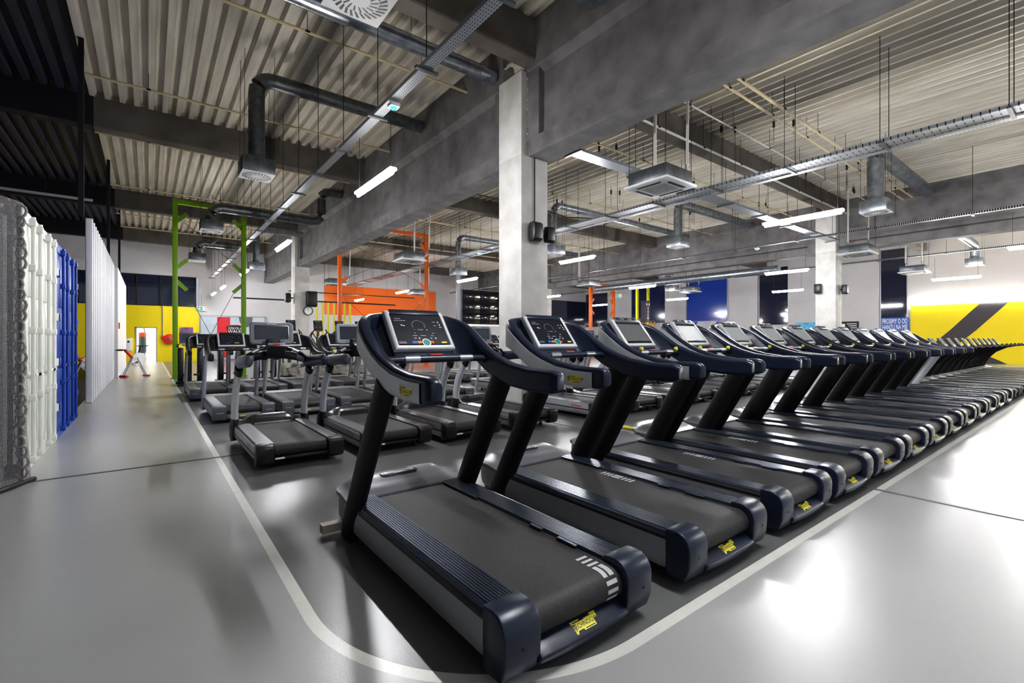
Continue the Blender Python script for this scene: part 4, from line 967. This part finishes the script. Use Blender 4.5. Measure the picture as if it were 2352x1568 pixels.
# clock and speakers
t = thing('wall_clock', 'round white wall clock on the far column', 'clock', (6.5, 25.58, 2.8))
MB().lathe([(.22, .01), (.235, -.01), (.235, -.05), (.20, -.05), (.20, -.03)], n=28, axis='y').build('clock_rim', 'matte black', t); MB().lathe([(0, -.032), (.205, -.032), (.205, .01)], n=28, axis='y').build('clock_face', 'sign white', t)
q = MB()
for i in range(12):
    a = i*PI/6; q.obox((.165*math.sin(a), -.034, .165*math.cos(a)), (.008*math.cos(a), 0, -.008*math.sin(a)), (0, .001, 0), (.022*math.sin(a), 0, .022*math.cos(a)))
q.obox((-.02, -.035, .05), (.006, 0, .002), (0, .001, 0), (-.025, 0, .055)); q.obox((-.005, -.036, .07), (.005, 0, 0), (0, .001, 0), (-.01, 0, .08)); q.build('clock_hands', 'ink', t, smooth=0)
def speaker(label, loc, rz, k=1.):
    t = thing('wall_speaker', label, 'speaker', loc, rz, group='column loudspeakers')
    MB().prism([(x*k, z*k) for x, z in ((-.11, 0), (-.10, -.16), (-.04, -.2), (.08, -.2), (.11, -.12), (.11, .12), (.08, .2), (-.04, .2), (-.10, .16))], 'y', -.12*k, .12*k).build('speaker_case', 'black plastic', t, bevel=.02)
    MB().box(.1*k, .2*k, -.03*k, .03*k, -.03*k, .03*k).build('wall_bracket', 'black plastic', t); return t
speaker('black loudspeaker on the front face of the tall column', (6.12, 7.14, 3.5), PI/2, .95)
speaker('second black loudspeaker at the corner of the tall column', (6.45, 7.10, 3.47), PI/2, .8)
speaker('boxy black loudspeaker above the far clock', (6.62, 25.38, 3.4), PI/2, 2.0)
speaker('black loudspeaker left of the far clock column', (5.6, 25.9, 3.45), 0, 1.2)
speaker('black loudspeaker on the left side of the second column', (22.6, 7.9, 3.5), 0, 1.0)
speaker('black loudspeaker on the right face of the second column', (23.3, 7.12, 3.45), PI/2, 1.0)
t = thing('column_conduit', 'thin dark cable conduit down the tall column', 'conduit', (6.2, 7.27, 3.7)); MB().tube([(0, 0, 0), (0, 0, 1.36)], .012, 6).build('conduit_pipe', 'rod', t)

# ---------------------------------------------------------------- left side: containers, net, fins
def make_container(label, key, y0, w=2.15, h=2.66):
    t = thing('shipping_container', label, 'shipping container', (-.98, y0, 0))
    # corrugated body running away from the aisle
    prof = []; x = -3.4
    while x < -.12: prof += [(x, 0), (x+.07, .035), (x+.15, .035), (x+.22, 0)]; x += .28
    prof = [(x_, y_) for x_, y_ in prof] + [(-.06, 0)]
    m = MB()
    for yb, s in ((0.03, 1), (w-.03, -1)):
        m.loft([[(x_, yb+s*d-.03*s, z) for x_, d in prof] for z in (.14, h-.1)], closed=False)
    m.box(-3.4, -.06, 0, w, h-.10, h-.04).box(-3.4, -.06, 0.03, w-.03, .08, .14)
    m.build('container_wall', key, t, smooth=0)
    m = MB().box(-.13, 0, 0, .10, 0, h).box(-.13, 0, w-.10, w, 0, h).box(-.13, 0, 0, w, h-.12, h).box(-.13, 0, 0, w, 0, .15)
    for y in (0, w-.16):
        for z in (0, h-.12): m.box(-.16, .006, y, y+.16, z, z+.12)
    m.build('end_frame', key, t, bevel=.008)
    for k in range(2):
        ya, yb = (.10, w/2-.006) if k == 0 else (w/2+.006, w-.10)
        m = MB().box(-.05, -.015, ya, yb, .15, h-.12)
        for z0, z1 in ((.25, .95), (1.02, 1.72), (1.80, 2.42)): m.prism([(ya+.05, z0), (yb-.05, z0), (yb-.05, z1), (ya+.05, z1)], 'x', -.016, -.004)
        d = m.build('door', key, t, bevel=.006)
        for f in (.30, .72):
            y = ya+(yb-ya)*f
            MB().tube([(.028, y, .06), (.028, y, h-.03)], .019, 10).build('lock_rod', key, d, smooth=60)
            for z in (.10, .75, 1.45, 2.1, h-.09): MB().box(-.015, .05, y-.035, y+.035, z-.035, z+.035).build('rod_bracket', key, d, bevel=.006)
            MB().obox((.045, y+.14*(1 if f < .5 else -1), .98), (.007, 0, 0), (0, .15, 0), (0, 0, .018)).build('handle', key, d, bevel=.004)
        ye = ya-.02 if k == 0 else yb+.02
        for z in (.45, 1.05, 1.65, 2.25): MB().box(-.01, .03, ye-.05, ye+.05, z-.05, z+.05).build('hinge', key, d, bevel=.006)
    return t
make_container('white shipping container with its lock rod doors to the aisle', 'container white', 6.56)
make_container('blue shipping container beyond the white one', 'container blue', 8.76, 2.2)
# net with a laced edge
nx, nz = 60, 24; net = MB(); vs = []
for j in range(nz+1):
    for i in range(nx+1):
        u = i/nx; z = 2.62*j/nz
        f = .035*math.sin(u*38+.7*math.sin(z*2))*(.4+.6*math.sin(PI*min(1, z/2.8+.15)))
        flare = .10*max(0, .5-z)
        x = -.92-.95*u+f*.8+flare*(1-u)*.8; y = 6.30-1.9*u+f*.5+flare*(1-u)*.5
        vs.append((x, y, .012+z))
net.add(vs, [(j*(nx+1)+i, j*(nx+1)+i+1, (j+1)*(nx+1)+i+1, (j+1)*(nx+1)+i) for j in range(nz) for i in range(nx)])
t = thing('safety_net', 'grey safety net hanging in front of the white container', 'net', (0, 0, 0))
net.build('net_cloth', 'net', t, uv=lambda co: ((6.3-co.y)*1.2, co.z))
m = MB()
for i in range(26):
    z = .12+i*.097; x = -.945+.012*math.sin(i*1.3)+.05*max(0, .5-z); y = 6.26
    m.tube([(x+.035*math.cos(a), y-.03, z+.055*math.sin(a)) for a in [2*PI*k/8 for k in range(9)]], .012, 5)
m.tube([(-.94, 6.25, .03), (-.95, 6.25, 1.2), (-.95, 6.25, 2.62)], .02, 6); m.build('laced_edge', 'rope', t, smooth=60)
MB().tube([(-.86, 6.33, .03), (-1.1, 5.88, .025), (-1.85, 4.42, .025)], .022, 6).build('net_hem', 'matte black', t, smooth=60)
# fins
t = thing('fin_partition', 'row of tall white vertical fins along the left aisle', 'partition', (-1.06, 13.36, 0))
for i in range(18): MB().box(0, .125, i*.46, i*.46+.05, 0, 3.92).build('fin', 'fin white', t, bevel=.022, seg=3)
struct(MB().box(-1.06, -.86, 21.75, 29.5, 0, 3.9), 'wall_left_partition', 'fin white', smooth=0)
for y, z in ((13.2, 3.92), (21.6, 3.92), (29.3, 3.9)):
    t = thing('ceiling_post', {13.2: 'black steel post above the first white fin', 21.6: 'black steel post above the far end of the fins', 29.3: 'black steel post above the white partition end'}[y], 'post', (-1.11, y, 0)); MB().box(-.045, .045, -.045, .045, 3.93, 7.6).build('post_shaft', 'black paint', t)
make_bike('exercise_bike', 'red and white exercise bike standing at the aisle end', (-.86, 21.2, 0), -1.05)
make_bike('exercise_bike', 'grey exercise bike half hidden behind the first fin', (-2.0, 18.6, 0), -1.2)
for a, b_ in ((-3.2, 14.5), (-2.6, 21)):
    pass
mk('dark floor', (.03, .03, .034), .5)
struct(MB().box(-8.9, -1.12, 11.4, 34, 0, .004), 'floor_mat_left', 'dark floor', smooth=0)
t = thing('hanging_strip_lamp', 'dim strip lamp in the dark left bay', 'tube lamp', (-2.3, 18.5, 5.4)); MB().box(-1, 1, -.05, .05, 0, .06).build('lamp_housing', 'lf pale', t); MB().tube([(0, 0, .05), (0, 0, 2.2)], .005, 5).build('hanging_wire', 'rod', t)

# ================================================================== MACHINES
G1 = 'near row of black treadmills'
first = make_tg('treadmill', 'nearest black treadmill with led display, at the rounded floor line', 'led', mark=1.455, group=G1); first.location = (1.5, 1.40, 0)
sec = make_tg('treadmill', 'black treadmill with led display, second from the rounded floor line', 'led', mark=.52, group=G1); sec.location = (2.73, 1.40, 0)
third = make_tg('treadmill', 'black treadmill with dark grey tv screen, third in the near row', 'tv', mark=.55, group=G1, screen='screen grey'); third.location = (3.857, 1.40, 0)
four = make_tg('treadmill', 'black treadmill with white tv screen, fourth in the near row', 'tv', mark=.45, group=G1, screen='screen white'); four.location = (4.885, 1.40, 0)
tv = make_tg('treadmill', 'black treadmill with pale tv screen, fifth in the near row', 'tv', mark=None, group=G1, screen='screen pale'); tv.location = (5.92, 1.40, 0)
for k in range(6, 13): copy_of(tv, (5.92+1.025*(k-5), 1.40, 0), f'black treadmill with pale tv screen, {ORD[k-1]} in the near row')
s = make_tg('treadmill', 'treadmill with silver uprights, last of the tv screen treadmills', 'tvsilver', group=G1, screen='screen white'); s.location = (14.16, 1.40, 0)
ar = make_artis('treadmill', 'black treadmill with curved uprights, next after the silver one', 'near row of curved treadmills'); ar.location = (15.55, 1.42, 0)
for k in range(1, 12): copy_of(ar, (15.55+1.02*k, 1.42, 0), f'black treadmill with curved uprights, {ORD[k]} after the silver one' if k < 11 else 'black treadmill with curved uprights nearest the yellow wall')

G2 = 'second row of treadmills with hooded screens'
lf = make_lf('treadmill', 'silver posted treadmill with hooded screen, first in the second row by the aisle', G2); lf.location = (1.305, 5.36, 0)
lf2 = make_lf('treadmill', 'treadmill with pale hooded screen, second in the second row', G2, True); lf2.location = (2.40, 5.34, 0)
copy_of(lf, (3.46, 5.30, 0), 'silver posted treadmill behind the nearest black treadmill, third in the second row'); copy_of(lf, (4.66, 5.42, 0), 'silver posted treadmill left of the tall column, fourth in the second row')
for k, x in enumerate((6.33, 7.38, 8.40, 9.38, 10.42, 11.5, 12.55, 13.6, 14.65)):
    copy_of(lf, (x, 5.38, 0), f'silver posted treadmill right of the tall column, {ORD[k]} from the column')
G3 = 'older silver treadmills in the third row'
og = make_tg('treadmill', 'older silver posted treadmill by the aisle, first in the third row', 'old', group=G3); og.location = (1.25, 8.80, 0); og.scale = (1, 1, .945)
for k, x in enumerate((2.27, 3.27, 4.3, 5.3)): copy_of(og, (x, 8.82, 0), f'older silver posted treadmill, {ORD[k+1]} in the third row')
for k, x in enumerate((7.4, 8.45, 9.5, 10.55, 11.6, 12.65)): copy_of(og, (x, 8.85, 0), f'older silver posted treadmill in the third row, {ORD[k]} beyond the tall column')
for k, x in enumerate((1.15, 2.2, 3.22, 4.25, 5.28)): copy_of(og, (x, 12.25, 0), f'older silver posted treadmill, {ORD[k]} in the fourth row from the aisle', group='older silver treadmills in the fourth row')
for k, x in enumerate((7.2, 8.3, 9.4, 10.5, 11.6)): copy_of(og, (x, 12.4, 0), f'older silver posted treadmill in the fourth row, {ORD[k]} beyond the tall column', group='older silver treadmills in the fourth row')
GE = 'cross trainers in the back row'
el_ = make_elliptical('cross_trainer', 'cross trainer with tall black console, first from the left', GE); el_.location = (4.1, 17.3, 0)
for k in range(1, 5): copy_of(el_, ((4.1, 5.05, 5.84, 6.62, 7.4)[k], 17.3, 0), f'cross trainer with tall black console, {ORD[k]} from the left')
cl = make_climber('cross_trainer', 'black cross trainer standing beside the green post', 'black cross trainers behind the treadmills'); cl.location = (.98, 16.4, 0)
copy_of(cl, (2.0, 16.5, 0), 'second black cross trainer, right of the one at the green post'); copy_of(cl, (3.0, 16.5, 0), 'third black cross trainer, next to the beige cross trainers')

# ================================================================== LIGHT AND CAMERA
w = bpy.data.worlds.new('World'); bpy.context.scene.world = w; w.use_nodes = True
w.node_tree.nodes['Background'].inputs['Color'].default_value = (.86, .92, 1, 1); w.node_tree.nodes['Background'].inputs['Strength'].default_value = .09
l = bpy.data.lights.new('boxing_room_lamp', 'AREA'); l.energy = 45; l.size = 2; lo = bpy.data.objects.new('boxing_room_lamp', l); C.objects.link(lo); lo.location = (.3, 36.2, 3.1)
cam = bpy.data.cameras.new('camera'); co = bpy.data.objects.new('camera', cam); C.objects.link(co)
cam.sensor_fit = 'HORIZONTAL'; cam.sensor_width = 36; cam.lens = 36*1080/2352
cam.shift_y = -(784-778)/2352; cam.clip_start = .05; cam.clip_end = 200
co.location = (0, 0, 1.36); co.rotation_euler = (PI/2, 0, -math.radians(37.7))
sc_ = bpy.context.scene; sc_.camera = co
sc_.view_settings.view_transform = 'Standard'; sc_.view_settings.look = 'Medium High Contrast'; sc_.view_settings.exposure = 2.4
